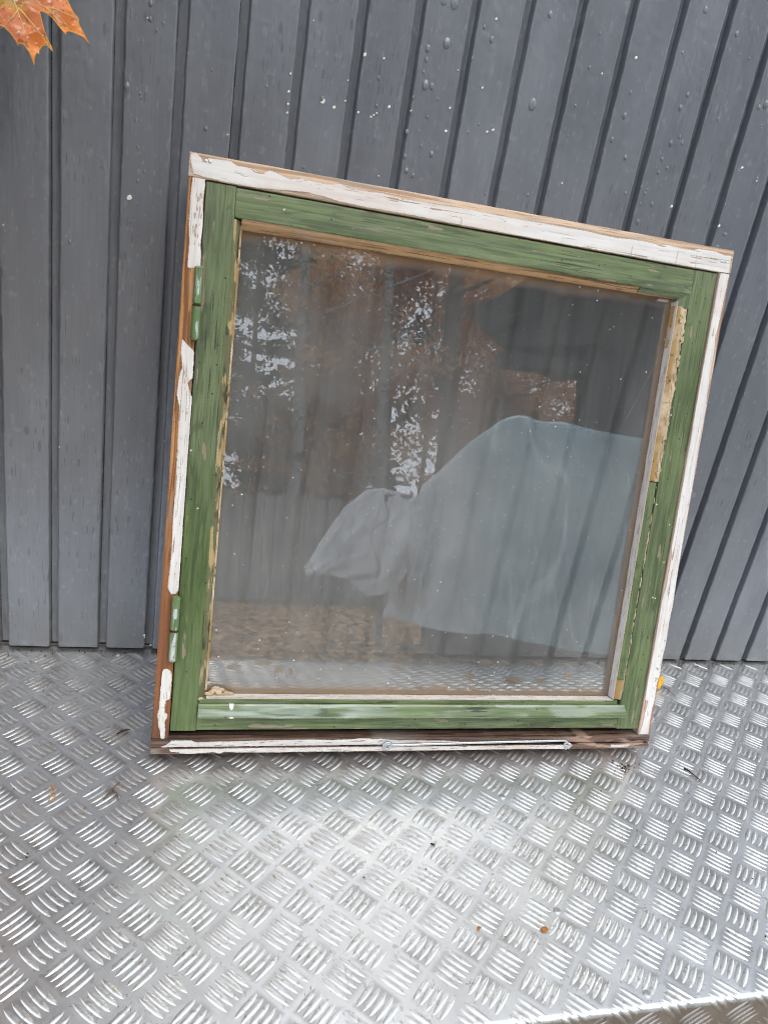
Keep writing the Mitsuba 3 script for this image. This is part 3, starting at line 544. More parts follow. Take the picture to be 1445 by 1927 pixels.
for k, (u, v, w, s) in enumerate([(0.098, 0.104, -0.016, 8), (0.106, 0.108, -0.018, 9), (0.116, 0.106, -0.018, 9), (0.127, 0.105, -0.019, 8), (0.137, 0.1035, -0.0195, 6), (0.110, 0.114, -0.0195, 7), (0.120, 0.1115, -0.0195, 6), (0.083, 0.099, -0.006, 5), (0.094, 0.125, -0.019, 5)]):
    m = trimesh.creation.icosphere(subdivisions=3); vv = np.array(m.vertices); m.vertices = vv * (0.55 + 0.9 * nfbm(vv * 1.7 + k * 4.1, 3)[:, None])
    m.apply_scale([0.001 * s, 0.0006 * s, 0.0004 * s]); m.apply_translation([u, v, w]); lump.append(m)
sput('putty_lump', cat(lump), 'putty', True)
gu, gv = np.meshgrid(np.linspace(0.0792, 0.9595, 80), np.linspace(0.094, 0.9565, 80))
gw = -0.0268 + 0.00003 * nfbm(np.stack([gu * 11, gv * 7, gu * 0], -1), 2, 4) + 0.00010 * np.clip(0.3 - gv, 0, 1) * nfbm(np.stack([gu * 26, gv * 26, gu * 0], -1), 2, 9)
V = np.stack([gu, gv, gw], -1).reshape(-1, 3); k = (np.arange(79)[:, None] * 80 + np.arange(79)).ravel()
gl = trimesh.Trimesh(V, np.vstack([np.stack([k, k + 1, k + 81], 1), np.stack([k, k + 81, k + 80], 1)]), process=False)
key = sput('glass', gl, 'dirty_glass', True)
labels[key] = {'label': 'dusty glass pane mirroring autumn trees'}

def tube(pts, r, sides=10):
    p = np.asarray(pts, float); t = np.gradient(p, axis=0); t /= np.linalg.norm(t, axis=1, keepdims=True) + 1e-12
    ref = np.where(np.abs(t[:, 2:]) < 0.9, [0, 0, 1.0], [1.0, 0, 0]); a = np.cross(t, ref); a /= np.linalg.norm(a, axis=1, keepdims=True) + 1e-12
    b = np.cross(t, a); an = np.arange(sides) * 2 * PI / sides; r = np.broadcast_to(r, (len(p),))
    V = p[:, None] + r[:, None, None] * (np.cos(an)[None, :, None] * a[:, None] + np.sin(an)[None, :, None] * b[:, None])
    V = V.reshape(-1, 3); n = len(p); F = []
    for i in range(n - 1):
        k = i * sides + np.arange(sides); k2 = i * sides + (np.arange(sides) + 1) % sides
        F += [np.stack([k, k2, k2 + sides], 1), np.stack([k, k2 + sides, k + sides], 1)]
    c = len(V); V = np.vstack([V, p[0], p[-1]]); a_ = np.arange(sides); b_ = (a_ + 1) % sides; e = (n - 1) * sides
    F += [np.stack([b_, a_, 0 * a_ + c], 1), np.stack([a_ + e, b_ + e, 0 * a_ + c + 1], 1)]
    return trimesh.Trimesh(V, np.vstack(F), process=False)
# two pin hinges on the left and the stay hook on the sill
def pin(u, v0, v1, w, r, seed):
    pr = [(0, v0), (r * 0.7, v0 + 0.0006), (r, v0 + 0.0028)] + [(r * (1 + 0.03 * math.sin(9 * t)), v0 + 0.0028 + (v1 - v0 - 0.0056) * t) for t in np.linspace(0.02, 0.98, 14)] + [(r, v1 - 0.0028), (r * 0.7, v1 - 0.0006), (0, v1)]
    m = trimesh.creation.revolve(np.array(pr), sections=20); v = np.array(m.vertices)
    m.vertices = np.c_[u + v[:, 0], v[:, 2], w + v[:, 1]]; m.invert()
    return m
for nm, va, vm, vb, lab in (('upper', 0.744, 0.802, 0.866, 'green pin hinge with white worn upper half'), ('lower', 0.174, 0.232, 0.297, 'green pin hinge with grey worn lower half')):
    hk = wput('hinge', cat([pin(0.0276, va, vm - 0.0004, 0.0055, 0.0072, 1), pin(0.0274, vm + 0.0004, vb, 0.0058, 0.0070, 2)]), 'hinge_paint', smooth=40)
    labels[hk] = {'label': lab}
    for vv_ in (va + 0.0045, vm, vb - 0.0045):
        wput('collar', tube([(0.0275 + 0.0074 * math.cos(t), vv_, 0.0056 + 0.0074 * math.sin(t)) for t in np.linspace(0, 2 * PI, 22)], 0.0007, 6), 'hinge_paint' if vv_ != vm else 'bark_dark', hk, True)
    b = trimesh.creation.box(extents=[0.010, vb - va - 0.03, 0.003]); b.apply_translation([0.0285, (va + vb) / 2, 0.0005]); wput('hinge_leaf', b, 'hinge_paint', hk)
st = [(0.455 + 0.375 * t, 0.0105 + 0.0062 * t + 0.0008 * math.sin(PI * t), 0.0085) for t in np.linspace(0, 1, 20)]
ring = [(0.447 + 0.0078 * math.cos(t), 0.0098 + 0.0068 * math.sin(t), 0.0085 + 0.001 * math.sin(t)) for t in np.linspace(0, 2 * PI, 26)]
hook = [(0.830, 0.0167, 0.0085), (0.836, 0.0150, 0.0090), (0.841, 0.0110, 0.0095), (0.843, 0.0065, 0.0100), (0.840, 0.0030, 0.0095)]
rod = wput('stay_rod', cat([tube(st, 0.0026), tube(ring, 0.0028), tube(hook, 0.0024)]), 'steel', smooth=True)
labels[rod] = {'label': 'grey metal stay rod lying along the sill'}
e1 = [(0.447 + 0.004 * math.cos(t), 0.0085 + 0.0048 * math.sin(t), 0.0100) for t in np.linspace(0, 2 * PI, 16)]
e2 = [(0.8395 + 0.0058 * math.cos(t), 0.0080 + 0.0035 * math.sin(t), 0.0095 + 0.003 * math.cos(t)) for t in np.linspace(0, 2 * PI, 16)]
wput('screw_eye', cat([tube(e1, 0.0021), tube([(0.447, 0.008, 0.010), (0.447, 0.0075, -0.004)], 0.0022)]), 'steel', rod, True)
wput('screw_eye', cat([tube(e2, 0.0022), tube([(0.8395, 0.0075, 0.009), (0.8385, 0.0010, 0.007), (0.8380, -0.0040, 0.0075)], 0.0024), tube([(0.839, 0.0085, 0.009), (0.839, 0.008, -0.003)], 0.0022)]), 'steel', rod, True)

# ------------------------------------------------------------------ a maple leaf hanging at the top left, nearer than the wall
LO = np.array([0.1550, -0.5722, 1.1480])
LEX, LEY = np.array([0.965, -0.208, 0.160]), np.array([0.068, -0.391, -0.918])
LEX = LEX + 0.10 * np.cross(LEX, LEY); LEX /= np.linalg.norm(LEX)
LEY = LEY - 0.16 * np.cross(LEX, LEY); LEY -= LEX * (LEX @ LEY); LEY /= np.linalg.norm(LEY)
LEN = np.cross(LEX, LEY); LS = 0.0005285
def leaf_space(p):
    q = [p.x - LO[0], p.y - LO[1], p.z - LO[2]]
    return (q[0] * LEX[0] + q[1] * LEX[1] + q[2] * LEX[2]) / LS, (q[0] * LEY[0] + q[1] * LEY[1] + q[2] * LEY[2]) / LS
VEINS = [((0, 0), (22, 40), (47, 135)), ((0, 0), (60, 32), (138, 72)), ((0, 0), (-22, 45), (-57, 126)), ((0, 0), (-40, 8), (-112, 30)), ((0, 0), (40, -12), (86, -62)),
         ((24, 47), (26, 66), (-8, 90)), ((25, 50), (58, 80), (78, 110)), ((70, 38), (88, 52), (101, 72)), ((72, 38), (104, 38), (122, 40))]
def leaf_col(p, n, uv):
    x, y = leaf_space(p)
    r = dr.sqrt(x * x + y * y)
    c = mix((0.26, 0.18, 0.028), (0.46, 0.125, 0.024), smoothstep(28, 80, r + 34 * (fbm(x * 0.05, y * 0.05, 3.0) - 0.5)))
    c = mix(c, (0.40, 0.115, 0.045), smoothstep(0.45, 0.65, fbm(x * 0.04 + 5, y * 0.04, 1.0)) * 0.7)
    c = mix(c, (0.58, 0.16, 0.015), smoothstep(95, 135, r))
    c = mix(c, (0.16, 0.035, 0.012), smoothstep(0.68, 0.76, fbm(x * 0.16, y * 0.16, 6.0)) * 0.7)
    return mix(c, (0.60, 0.36, 0.22), smoothstep(0.62, 0.75, fbm(x * 0.12 + 9, y * 0.12, 2.0)) * 0.4)
scene['leaf_skin'] = {'type': 'twosided', 'bsdf': {'type': 'bumpmap', 'scale': 1.0, 'arbitrary': proc(lambda p, n, uv: 0.0009 * fbm(p.x * 160, p.y * 160, p.z * 160, 3), 5e-4),
                      'nested': {'type': 'principled', 'base_color': proc(leaf_col), 'roughness': 0.45, 'specular': 0.35}}}
bsdf('leaf_skin_plain', proc(lambda p, n, uv: mix((0.42, 0.13, 0.04), (0.40, 0.24, 0.05), fbm(p.x * 9, p.y * 9, p.z * 9))), 0.5, 0.4)
bsdf('leaf_vein', (0.50, 0.30, 0.10), 0.45, 0.4)
bsdf('leaf_rim', (0.62, 0.30, 0.03), 0.45, 0.4)
bsdf('twig_bark', (0.13, 0.085, 0.055), 0.7, 0.3)
scene['water_drop'] = {'type': 'dielectric', 'int_ior': 1.33}
A = [(0.5, 36), (5, 58.5), (8, 71.6), (10, 65), (18.7, 65), (30, 75), (38.6, 86), (41.7, 93.5), (44.9, 89), (52, 91), (60, 100), (66.7, 119), (69, 103), (71.6, 97), (75.4, 99), (74.8, 92), (81, 82), (89.7, 81.6), (96.6, 87), (100.3, 92.8), (98.5, 84.7), (91, 72), (86, 53.6), (81, 31),
     (82, 26.8), (89.7, 28.7), (102, 35), (113, 45.5), (123, 54), (121.5, 48.6), (127, 43), (136, 44), (149.5, 48.6), (160.7, 54), (152, 42), (144, 27.4), (144, 18.7), (138, 15), (132, 5), (129.6, 0), (124, -12), (132, -20), (116, -24), (98, -32), (72, -38),
     (95, -60), (110, -87), (85, -80), (60, -70), (35, -55), (14, -44), (-6, -50), (-30, -36), (-60, -25), (-88, -15), (-80, 0), (-95, 12), (-75, 20), (-60, 10), (-30, 0), (-45, 15), (-58, 40), (-55, 65), (-62, 78), (-48, 80), (-38, 110), (-25, 72), (-14, 68), (-18, 60), (-10, 45), (-4, 24)]
def leaf_lift(x, y):
    """how the blade curls out of its own plane, in metres"""
    fold = np.min([np.hypot(x - t * b[0], y - t * b[1]) for a, b, c in VEINS[:5] for t in (0.5, 1.0, 1.8, 2.6)], 0)
    return 0.00022 * np.clip(fold, 0, 26) - 0.0000011 * (x * x + y * y) + 0.004 * (nfbm(np.stack([x * 0.02, y * 0.02, 0 * x], -1), 3, 2) - 0.5)
def in_leaf(P, lift=0.0):
    P = np.asarray(P, float); z = leaf_lift(P[:, 0], P[:, 1]) + (P[:, 2] if P.shape[1] > 2 else 0) + lift
    return LO + LS * P[:, :1] * LEX + LS * P[:, 1:2] * LEY - z[:, None] * LEN
g = affinity.translate(Polygon(A), -20, 20)
bl = extrude_polygon(g, 0.0004, engine='earcut')
vv, ff = trimesh.remesh.subdivide_to_size(bl.vertices, bl.faces, 6.0, max_iter=12)
blade = trimesh.Trimesh(vv, ff); blade.merge_vertices(); blade.vertices = in_leaf(np.asarray(blade.vertices))
leaf = thing('maple_leaf', 'large orange red maple leaf hanging in front of the boards at top left', 'leaf')
put('blade', blade, 'leaf_skin', leaf, smooth=40)
for a, b, c in VEINS:
    t = np.linspace(0, 1, 16)[:, None]; P = (1 - t) ** 2 * np.array(a) + 2 * t * (1 - t) * np.array(b) + t ** 2 * np.array(c)
    put('vein', tube(in_leaf(np.c_[P, np.full(16, 0.0005)]), np.linspace(0.0011, 0.0002, 16), 6), 'leaf_vein', leaf, smooth=True)
ed = np.array(g.exterior.coords)
put('rim', tube(in_leaf(np.c_[ed, np.full(len(ed), 0.0002)]), 0.00045, 5), 'leaf_rim', leaf, smooth=True)
stalk_top = LO + np.array([-0.035, 0.0, 0.085])
put('stalk', tube([in_leaf(np.array([[0, 0.0, 0.0008]]))[0], in_leaf(np.array([[-8, -34, 0.001]]))[0], LO + np.array([-0.016, 0.0, 0.045]), stalk_top], 0.0012, 8), 'leaf_vein', leaf, smooth=True)
dro = []
rd = random.Random(3)
for k in range(46):
    x, y = rd.uniform(-20, 130), rd.uniform(10, 120)
    from shapely.geometry import Point
    if not g.buffer(-4).contains(Point(x, y)): continue
    r = rd.uniform(0.0008, 0.0022); m = trimesh.creation.icosphere(subdivisions=2, radius=1.0); v = np.array(m.vertices)
    c0 = in_leaf(np.array([[x, y, 0.0006]]))[0]; m.vertices = c0 + v[:, :1] * r * LEX + v[:, 1:2] * r * 1.2 * LEY - v[:, 2:] * r * 0.5 * LEN; dro.append(m)
tag(put('water_drops', cat(dro), 'water_drop', leaf, smooth=True), 'rain drops on the leaf', kind='stuff')
br = thing('maple_branch', 'thin brown maple branch that holds the orange leaf', 'branch')
bx = [stalk_top + np.array([-1.05, -0.10, -1.4227 + 0.0]), stalk_top + np.array([-1.0, -0.08, -0.6]), stalk_top + np.array([-0.8, -0.05, -0.1]), stalk_top + np.array([-0.4, -0.01, 0.06]), stalk_top, stalk_top + np.array([0.12, 0.02, 0.03])]
bx[0][2] = GZ - 0.02
small = Polygon(A).simplify(1.2); small = affinity.translate(small, -20, 20)
lm = extrude_polygon(small, 0.6, engine='earcut'); lm.apply_scale(0.00062); cr_ = []
rl = np.random.default_rng(21)
for k in range(2600):
    m = lm.copy(); m.apply_transform(trimesh.transformations.random_rotation_matrix(rl.random(3)))
    m.apply_translation([-0.075 - 0.5 * rl.random() ** 1.8, rl.uniform(-0.34, -0.08), 1.2 + 0.33 * rl.normal()] if k % 4 == 0 else [rl.uniform(-0.90, -0.10), rl.uniform(-0.62, -0.08), rl.uniform(0.70, 1.9)] if k % 4 < 3 else [rl.uniform(-0.45, 0.16) - 0.02, rl.uniform(-0.42, -0.08), rl.uniform(1.46, 1.80)]); cr_.append(m)
for k in range(14):
    e = [rl.uniform(-0.7, -0.2), rl.uniform(-0.45, -0.15), rl.uniform(0.3, 1.7)]
    cr_.append(tube([bx[1] + (bx[2] - bx[1]) * rl.random(), (bx[2] + np.array(e)) / 2 + [0, 0, .1], e], [0.004, 0.003, 0.001], 6))
tag(put('crown', cat(cr_), 'leaf_skin_plain', br), 'other orange leaves of the branch', kind='stuff')
put('stem', tube(bx, [0.010, 0.008, 0.006, 0.004, 0.0025, 0.001], 8), 'twig_bark', br, smooth=True)

# ------------------------------------------------------------------ small fallen things on the step
bsdf('yellow_leaf', proc(lambda p, n, uv: mix((0.80, 0.42, 0.01), (0.55, 0.22, 0.01), smoothstep(0.6, 0.75, fbm(p.x * 300, p.y * 300, p.z * 300)))), 0.5, 0.4)
bsdf('needle_tan', (0.42, 0.24, 0.08), 0.5, 0.4)
bsdf('bark_rust', (0.30, 0.12, 0.03), 0.7, 0.3)
def flake(outline, t, tf):
    m = extrude_polygon(Polygon(outline), t, engine='earcut'); v, f = trimesh.remesh.subdivide_to_size(m.vertices, m.faces, 0.006, max_iter=10)
    v = np.array(v); v[:, 2] += 0.0018 * nfbm(np.c_[v[:, :2] * 130, 0 * v[:, 0]], 2); m = trimesh.Trimesh(v, f); m.apply_transform(tf); return m
RX = trimesh.transformations.rotation_matrix
tf = trimesh.transformations.translation_matrix([1.545, -0.130, 0.003]) @ RX(math.radians(78), [1, 0, 0]) @ RX(math.radians(82), [0, 0, 1])
ym = flake([(0, -0.004), (0.012, -0.010), (0.018, -0.006), (0.030, -0.009), (0.036, 0.0), (0.028, 0.007), (0.018, 0.006), (0.008, 0.009)], 0.0006, tf)
tag(put('yellow_leaf_scrap', ym, 'yellow_leaf', smooth=40), 'small bright yellow leaf behind the lower right corner of the window', 'leaf')
def bits(pts, r, b, name, label, category):
    tag(put(name, cat([tube(p, r, 7) for p in pts]), b, smooth=True), label, category)
z0 = 0.0028
bits([[(0.1715, -0.4226, z0 + .001), (0.1735, -0.443, z0 + .002), (0.1725, -0.4619, z0)], [(0.1717, -0.4226, z0 + .001), (0.1788, -0.441, z0 + .001), (0.1810, -0.4593, z0)]], 0.0009, 'needle_tan', 'pine_needle_pair', 'pair of tan pine needles on the plate near its left edge', 'pine needle')
bits([[(0.282, -0.4243, z0 + .003), (0.2745, -0.4325, z0 + .002), (0.2705, -0.4375, z0 + .001)], [(0.2705, -0.4375, z0 + .001), (0.264, -0.452, z0 + .002), (0.2595, -0.4622, z0)], [(0.2705, -0.4375, z0 + .001), (0.2795, -0.4500, z0 + .002), (0.2835, -0.4630, z0)]], [0.0017, 0.0013, 0.0009], 'twig_bark', 'forked_twig', 'small forked brown twig on the plate left of the window', 'twig')
bits([[(0.262, -0.291, z0), (0.272, -0.284, z0 + .002), (0.285, -0.277, z0)]], [0.0012, 0.0024, 0.0009], 'bark_dark', 'dark_seed', 'dark elongated seed beside the lower left corner of the window', 'seed')
bits([[(1.437, -0.416, z0), (1.443, -0.428, z0 + .001), (1.452, -0.452, z0)]], [0.0022, 0.0016, 0.001], 'bark_dark', 'short_twig', 'short dark twig on the plate right of the window', 'twig')
bits([[(1.560, -0.114, z0), (1.570, -0.135, z0 + .003), (1.579, -0.159, z0)]], [0.0012, 0.0009, 0.0006], 'twig_bark', 'leaf_stalk', 'thin brown leaf stalk lying beside the small yellow leaf', 'leaf stalk')
def chunk(name, x, y, rx, ry, rz, ang, b, label, category):
    m = trimesh.creation.icosphere(subdivisions=2); v = np.array(m.vertices); m.vertices = v * (0.7 + 0.6 * nnoise(v * 1.6 + x * 50)[:, None])
    m.apply_scale([rx, ry, rz]); m.apply_transform(RX(ang, [0, 0, 1])); m.apply_translation([x, y, 0.001 + rz]); tag(put(name, m, b, smooth=35), label, category)
chunk('bark_flake', 0.952, -0.768, 0.0064, 0.0042, 0.0016, 0.15, 'bark_rust', 'rust brown bark flake on the plate near its front edge', 'bark')
chunk('bark_chip', 0.816, -0.590, 0.0042, 0.0022, 0.0015, -0.5, 'bark_dark', 'dark bark chip alone on the plate in front of the sill', 'bark')
chunk('bark_speck', 0.845, -0.757, 0.0036, 0.0026, 0.0016, 0.4, 'bark_rust', 'tiny rust bark speck left of the larger bark flake', 'bark')
cr = []
rk = random.Random(9)
for k in range(330):
    m = trimesh.creation.icosphere(subdivisions=1, radius=1.0); m.apply_scale([rk.uniform(.0006, .0030), rk.uniform(.0006, .0018), rk.uniform(.0006, .0014)]); m.apply_transform(RX(rk.uniform(0, 3), [0, 0, 1]))
    if k < 42: m.apply_translation([rk.gauss(1.292, 0.014), rk.gauss(-0.408, 0.012), 0.003])
    elif k >= 110: m.apply_scale(1.1); m.apply_translation([rk.uniform(0, 1.9), -0.004 - abs(rk.gauss(0, 0.010)), 0.0022])
    else: m.apply_scale(0.8); m.apply_translation([rk.uniform(0, 1.9), rk.uniform(-0.88, -0.03), 0.0022])
    cr.append(m)
tag(put('bark_crumbs', cat(cr), 'bark_dark', smooth=False), 'dark bark crumbs scattered over the tread plate', 'crumbs', kind='stuff')

# ------------------------------------------------------------------ the yard and wood that the glass mirrors
def leaf_quads(C, size, rg, flat=0.0):
    n = len(C); a = rg.normal(size=(n, 3)); a[:, 2] *= 1 - flat; a /= np.linalg.norm(a, axis=1, keepdims=True)
    b = np.cross(a, rg.normal(size=(n, 3))); b /= np.linalg.norm(b, axis=1, keepdims=True); s = size * rg.uniform(0.6, 1.3, (n, 1))
    V = np.stack([C - a * s, C + b * s * 0.5, C + a * s, C - b * s * 0.5], 1).reshape(-1, 3); k = np.arange(n)[:, None] * 4
    return trimesh.Trimesh(V, np.vstack([k + [0, 1, 2], k + [0, 2, 3]]), process=False)
def foliage(name, c1, c2):
    scene[name] = {'type': 'twosided', 'bsdf': {'type': 'diffuse', 'reflectance': proc(lambda p, n, uv: mix(c1, c2, fbm(p.x * 2.2, p.y * 2.2, p.z * 2.2, 3)))}}
foliage('needles_green', (0.022, 0.032, 0.020), (0.05, 0.062, 0.038))
foliage('leaves_far', (0.05, 0.048, 0.036), (0.13, 0.095, 0.06))
for nm, c1, c2 in (('leaves_brown', (0.42, 0.19, 0.055), (0.98, 0.60, 0.26)),):
    scene[nm] = {'type': 'principledthin', 'base_color': proc(lambda p, n, uv, c1=c1, c2=c2: mix(c1, c2, sat(1.6 * fbm(p.x * 7, p.y * 7, p.z * 9, 3) - 0.3))), 'roughness': 0.7, 'diff_trans': 1.0, 'spec_trans': 0.0, 'eta': 1.3}
foliage('litter_leaf', (0.42, 0.22, 0.08), (0.80, 0.52, 0.25))
bsdf('bark_pale', proc(lambda p, n, uv: mix((0.36, 0.34, 0.32), (0.06, 0.055, 0.05), smoothstep(0.60, 0.70, fbm(p.x * 9, p.y * 9, p.z * 16, 2)))), 0.8, 0.2)
bsdf('bark_brown', proc(lambda p, n, uv: mix((0.10, 0.075, 0.058), (0.22, 0.165, 0.125), fbm(p.x * 18, p.y * 18, p.z * 3, 3))), 0.85, 0.2)
def limb(p0, p1, r0, r1, seed, n=14, wob=0.10):
    t = np.linspace(0, 1, n)[:, None]; P = (1 - t) * np.array(p0) + t * np.array(p1)
    P = P + wob * (nfbm(np.c_[t * 4, 0 * t + seed, 0 * t], 2)[:, None] - 0.5) * [1, 1, 0.2] * np.minimum(1, 4 * t)
    return tube(P, np.linspace(r0, r1, n), 9)
def broad_tree(name, x, y, h, r, bark, seed, masses, n, label, category, group=None, leafb='leaves_brown', size=0.075):
    rg = np.random.default_rng(seed); t = thing(name, label, category, group)
    tr = [limb((x, y, GZ - 0.1), (x + rg.normal() * 0.25, y, h), r * 1.15, r * 0.45, seed, 20)]
    C = []
    for cx, cz, rx, rz in masses:
        z0_ = max(1.0, cz - 0.8 * rz - 0.4)
        for b in range(5):
            e = np.array([cx + rg.normal() * rx * 0.6, y + rg.normal() * 0.8, cz + rg.normal() * rz * 0.6])
            tr.append(limb((x, y, z0_ + rg.random() * rz), e, r * 0.28, 0.008, seed + b, 10, 0.3))
        k = int(n * 3.6 * rx * rz)
        sub = np.c_[rg.normal(size=(26, 1)) * rx * 0.62 + cx, rg.normal(size=(26, 1)) * 0.6 + y - 0.9, rg.normal(size=(26, 1)) * rz * 0.55 + cz]
        C.append(sub[rg.integers(0, 26, k)] + rg.normal(size=(k, 3)) * [0.26, 0.3, 0.15])
    put('trunk', cat(tr), bark, t, smooth=True)
    if C: put('crown', leaf_quads(np.vstack(C), size, rg), leafb, t)
    return t
def spruce(x, y, h, rad, seed, label, dens=1.0):
    rg = np.random.default_rng(seed); t = thing('spruce_tree', label, 'tree', 'dark spruces mirrored in the glass')
    tr = [limb((x, y, GZ - 0.1), (x, y, h), 0.16, 0.02, seed, 16, 0.04)]; C = []
    for z in np.arange(0.5, h - 0.3, 0.34):
        R_ = rad * (1 - z / h) ** 0.8
        for b in range(7):
            if rg.random() < 0.22: continue
            an = rg.uniform(0, 2 * PI); L = R_ * rg.uniform(0.65, 1.15); m = int(70 * L * dens); s = rg.uniform(0.1, 1, m)
            e = np.array([math.cos(an), math.sin(an)]); drop = -0.32 * s * L + 0.16 * s ** 2 * L
            side = rg.normal(size=m) * 0.13 * (1.1 - s * 0.6)
            C.append(np.c_[x + e[0] * s * L - e[1] * side, y + e[1] * s * L + e[0] * side, z + drop - np.abs(rg.normal(size=m)) * 0.09])
            tr.append(tube([(x, y, z), (x + e[0] * L * .5, y + e[1] * L * .5, z - .13 * L), (x + e[0] * L, y + e[1] * L, z - .16 * L)], [0.02, 0.012, 0.004], 5))
    put('trunk', cat(tr), 'bark_brown', t, smooth=True)
    put('crown', leaf_quads(np.vstack(C), 0.07, rg), 'needles_green', t)
spruce(0.75, -12.0, 10.5, 2.0, 1, 'dark spruce at the left edge of the glass')
spruce(2.75, -15.5, 12.0, 1.9, 2, 'dark spruce behind the pale birch trunk in the glass', 1.3)
spruce(-2.6, -13.5, 11.0, 2.2, 3, 'dark spruce farthest to the left beyond the glass')
broad_tree('birch_tree', 2.28, -13.0, 11.0, 0.12, 'bark_pale', 11, [(3.2, 6.0, 0.9, 0.8)], 900, 'slender pale birch trunk mirrored left of centre in the glass', 'tree')
broad_tree('bare_tree', 4.02, -13.2, 11.0, 0.13, 'bark_pale', 12, [(3.4, 5.2, 1.0, 0.9), (3.1, 2.9, 1.0, 0.9), (4.7, 7.2, 1.2, 0.9)], 1000, 'grey birch with brown leaves mirrored at the middle of the glass', 'tree')
broad_tree('bare_tree', 5.0, -12.6, 11.0, 0.20, 'bark_brown', 13, [(5.9, 6.1, 0.7, 0.7), (4.9, 4.6, 0.7, 0.5)], 800, 'thick brown trunk mirrored right of the grey birch', 'tree')
broad_tree('beech_tree', 6.5, -13.5, 9.0, 0.13, 'bark_brown', 14, [(6.6, 4.4, 1.2, 0.9), (7.6, 3.6, 1.1, 0.9), (6.2, 3.2, 0.8, 0.7), (8.6, 4.6, 1.3, 1.0), (7.2, 6.4, 1.4, 0.9), (9.6, 3.4, 1.2, 1.0)], 1100, 'brown leaved tree mirrored below the dark roof', 'tree')
broad_tree('beech_tree', 3.3, -14.5, 8.0, 0.10, 'bark_brown', 15, [(2.9, 3.6, 0.9, 0.7), (3.6, 4.4, 0.7, 0.6), (2.3, 2.2, 0.9, 0.6)], 1100, 'brown leaved tree mirrored behind the pale trunks', 'tree')
for k, (x, y, r) in enumerate([(4.45, -15.0, 0.055), (3.55, -16.0, 0.07), (5.55, -15.5, 0.06), (1.5, -15.0, 0.07), (6.9, -17, 0.09)]):
    broad_tree('thin_tree', x, y, 9.5, r, 'bark_brown', 30 + k, [(x + 0.4, 6.5, 0.8, 0.9)], 260, ['thin dark trunk between the grey birch and the thick brown trunk in the glass', 'thin dark trunk just left of the grey birch in the glass', 'thin dark trunk right of the thick brown trunk in the glass', 'thin dark trunk left of the slender pale birch in the glass', 'thin dark trunk behind the brown leaves below the mirrored roof'][k], 'tree', 'thin trunks mirrored in the glass', 'leaves_far')
rg = np.random.default_rng(77)
C = np.c_[rg.uniform(-14, 22, 26000), rg.uniform(-27, -22, 26000), GZ + np.abs(rg.normal(size=26000)) * 2.9]
C = C[nfbm(C * [0.32, 0.1, 0.30], 3, 5) > 0.56]
tag(put('far_wood', leaf_quads(C, 0.30, rg), 'leaves_far'), 'far dim wood behind the nearer mirrored trees', 'wood', kind='stuff')
# plank fence and the litter in front of it
bsdf('fence_grey', proc(lambda p, n, uv: mix((0.17, 0.165, 0.155), (0.40, 0.39, 0.37), fbm(p.x * 40, p.y * 4, p.z * 3, 3)) * (0.75 + 0.4 * cell_rand(dr.floor(p.x / 0.14), 2, 1))), 0.85, 0.2)
fence = thing('plank_fence', 'weathered grey plank fence mirrored low in the glass', 'fence')
rf = random.Random(8)
for k in range(70):
    x = -1.5 + k * 0.14; m = trimesh.creation.box(extents=[rf.uniform(0.118, 0.132), 0.022, 1.0]); v = np.array(m.vertices)
    v[:, 2] = np.where(v[:, 2] > 0, 1.34 + rf.uniform(-0.03, 0.03), GZ + 0.10); m.vertices = v + [x, -9.0 + rf.uniform(-.006, .006), 0]
    put('plank', m, 'fence_grey', fence)
for z in (0.15, 1.05):
    m = trimesh.creation.box(extents=[9.9, 0.05, 0.09]); m.apply_translation([3.3, -9.045, z]); put('rail', m, 'fence_grey', fence)
for k in range(6):
    m = trimesh.creation.box(extents=[0.09, 0.09, 1.7]); m.apply_translation([-1.4 + k * 1.9, -9.12, 0.45]); put('post', m, 'fence_grey', fence)
N = 26000
C = np.c_[rg.uniform(-4, 10, N), -3.1 - 6.0 * rg.random(N) ** 1.2, GZ + 0.012 + 0.02 * rg.random(N)]
C[:260, 1] = rg.uniform(-3.0, -1.0, 260); C[:260, 2] = GZ + 0.034
tag(put('leaf_litter', leaf_quads(C, 0.050, rg, flat=0.75), 'litter_leaf'), 'fallen brown leaves on the ground in front of the step', 'leaves', kind='stuff')
# shed with an overhanging roof
bsdf('shed_dark', proc(lambda p, n, uv: mix((0.035, 0.036, 0.036), (0.065, 0.066, 0.066), fbm(p.x * 3, p.y * 3, p.z * 18))), 0.8, 0.25)
shed = thing('shed', 'dark shed with an overhanging roof mirrored at the upper right of the glass', 'shed')
def block(x0, x1, y0, y1, z0, z1):
    m = trimesh.creation.box(extents=[x1 - x0, y1 - y0, z1 - z0]); m.apply_translation([(x0 + x1) / 2, (y0 + y1) / 2, (z0 + z1) / 2]); return m
def prismy(poly, y0, y1):
    m = extrude_polygon(Polygon(poly), y1 - y0, engine='earcut'); v = np.array(m.vertices); m.vertices = np.c_[v[:, 0], y1 - v[:, 2], v[:, 1]]; m.fix_normals(); return m
sw = extrude_polygon(Polygon([(4.0, -5.3), (11, -5.3), (12.5, -7.5), (6.6, -7.5)]), 3.4, engine='earcut'); sw.apply_translation([0, 0, GZ - 0.02])
put('wall', sw, 'shed_dark', shed)
def skew(m):
    v = np.array(m.vertices); v[:, 0] += 1.0 * (-4.95 - v[:, 1]); m.vertices = v; return m
put('roof', skew(prismy([(2.66, 2.66), (3.20, 3.08), (7.6, 6.8), (11.4, 2.9), (11.3, 2.75), (7.6, 6.4), (3.25, 2.72), (2.80, 2.52)], -6.0, -4.95)), 'shed_dark', shed)
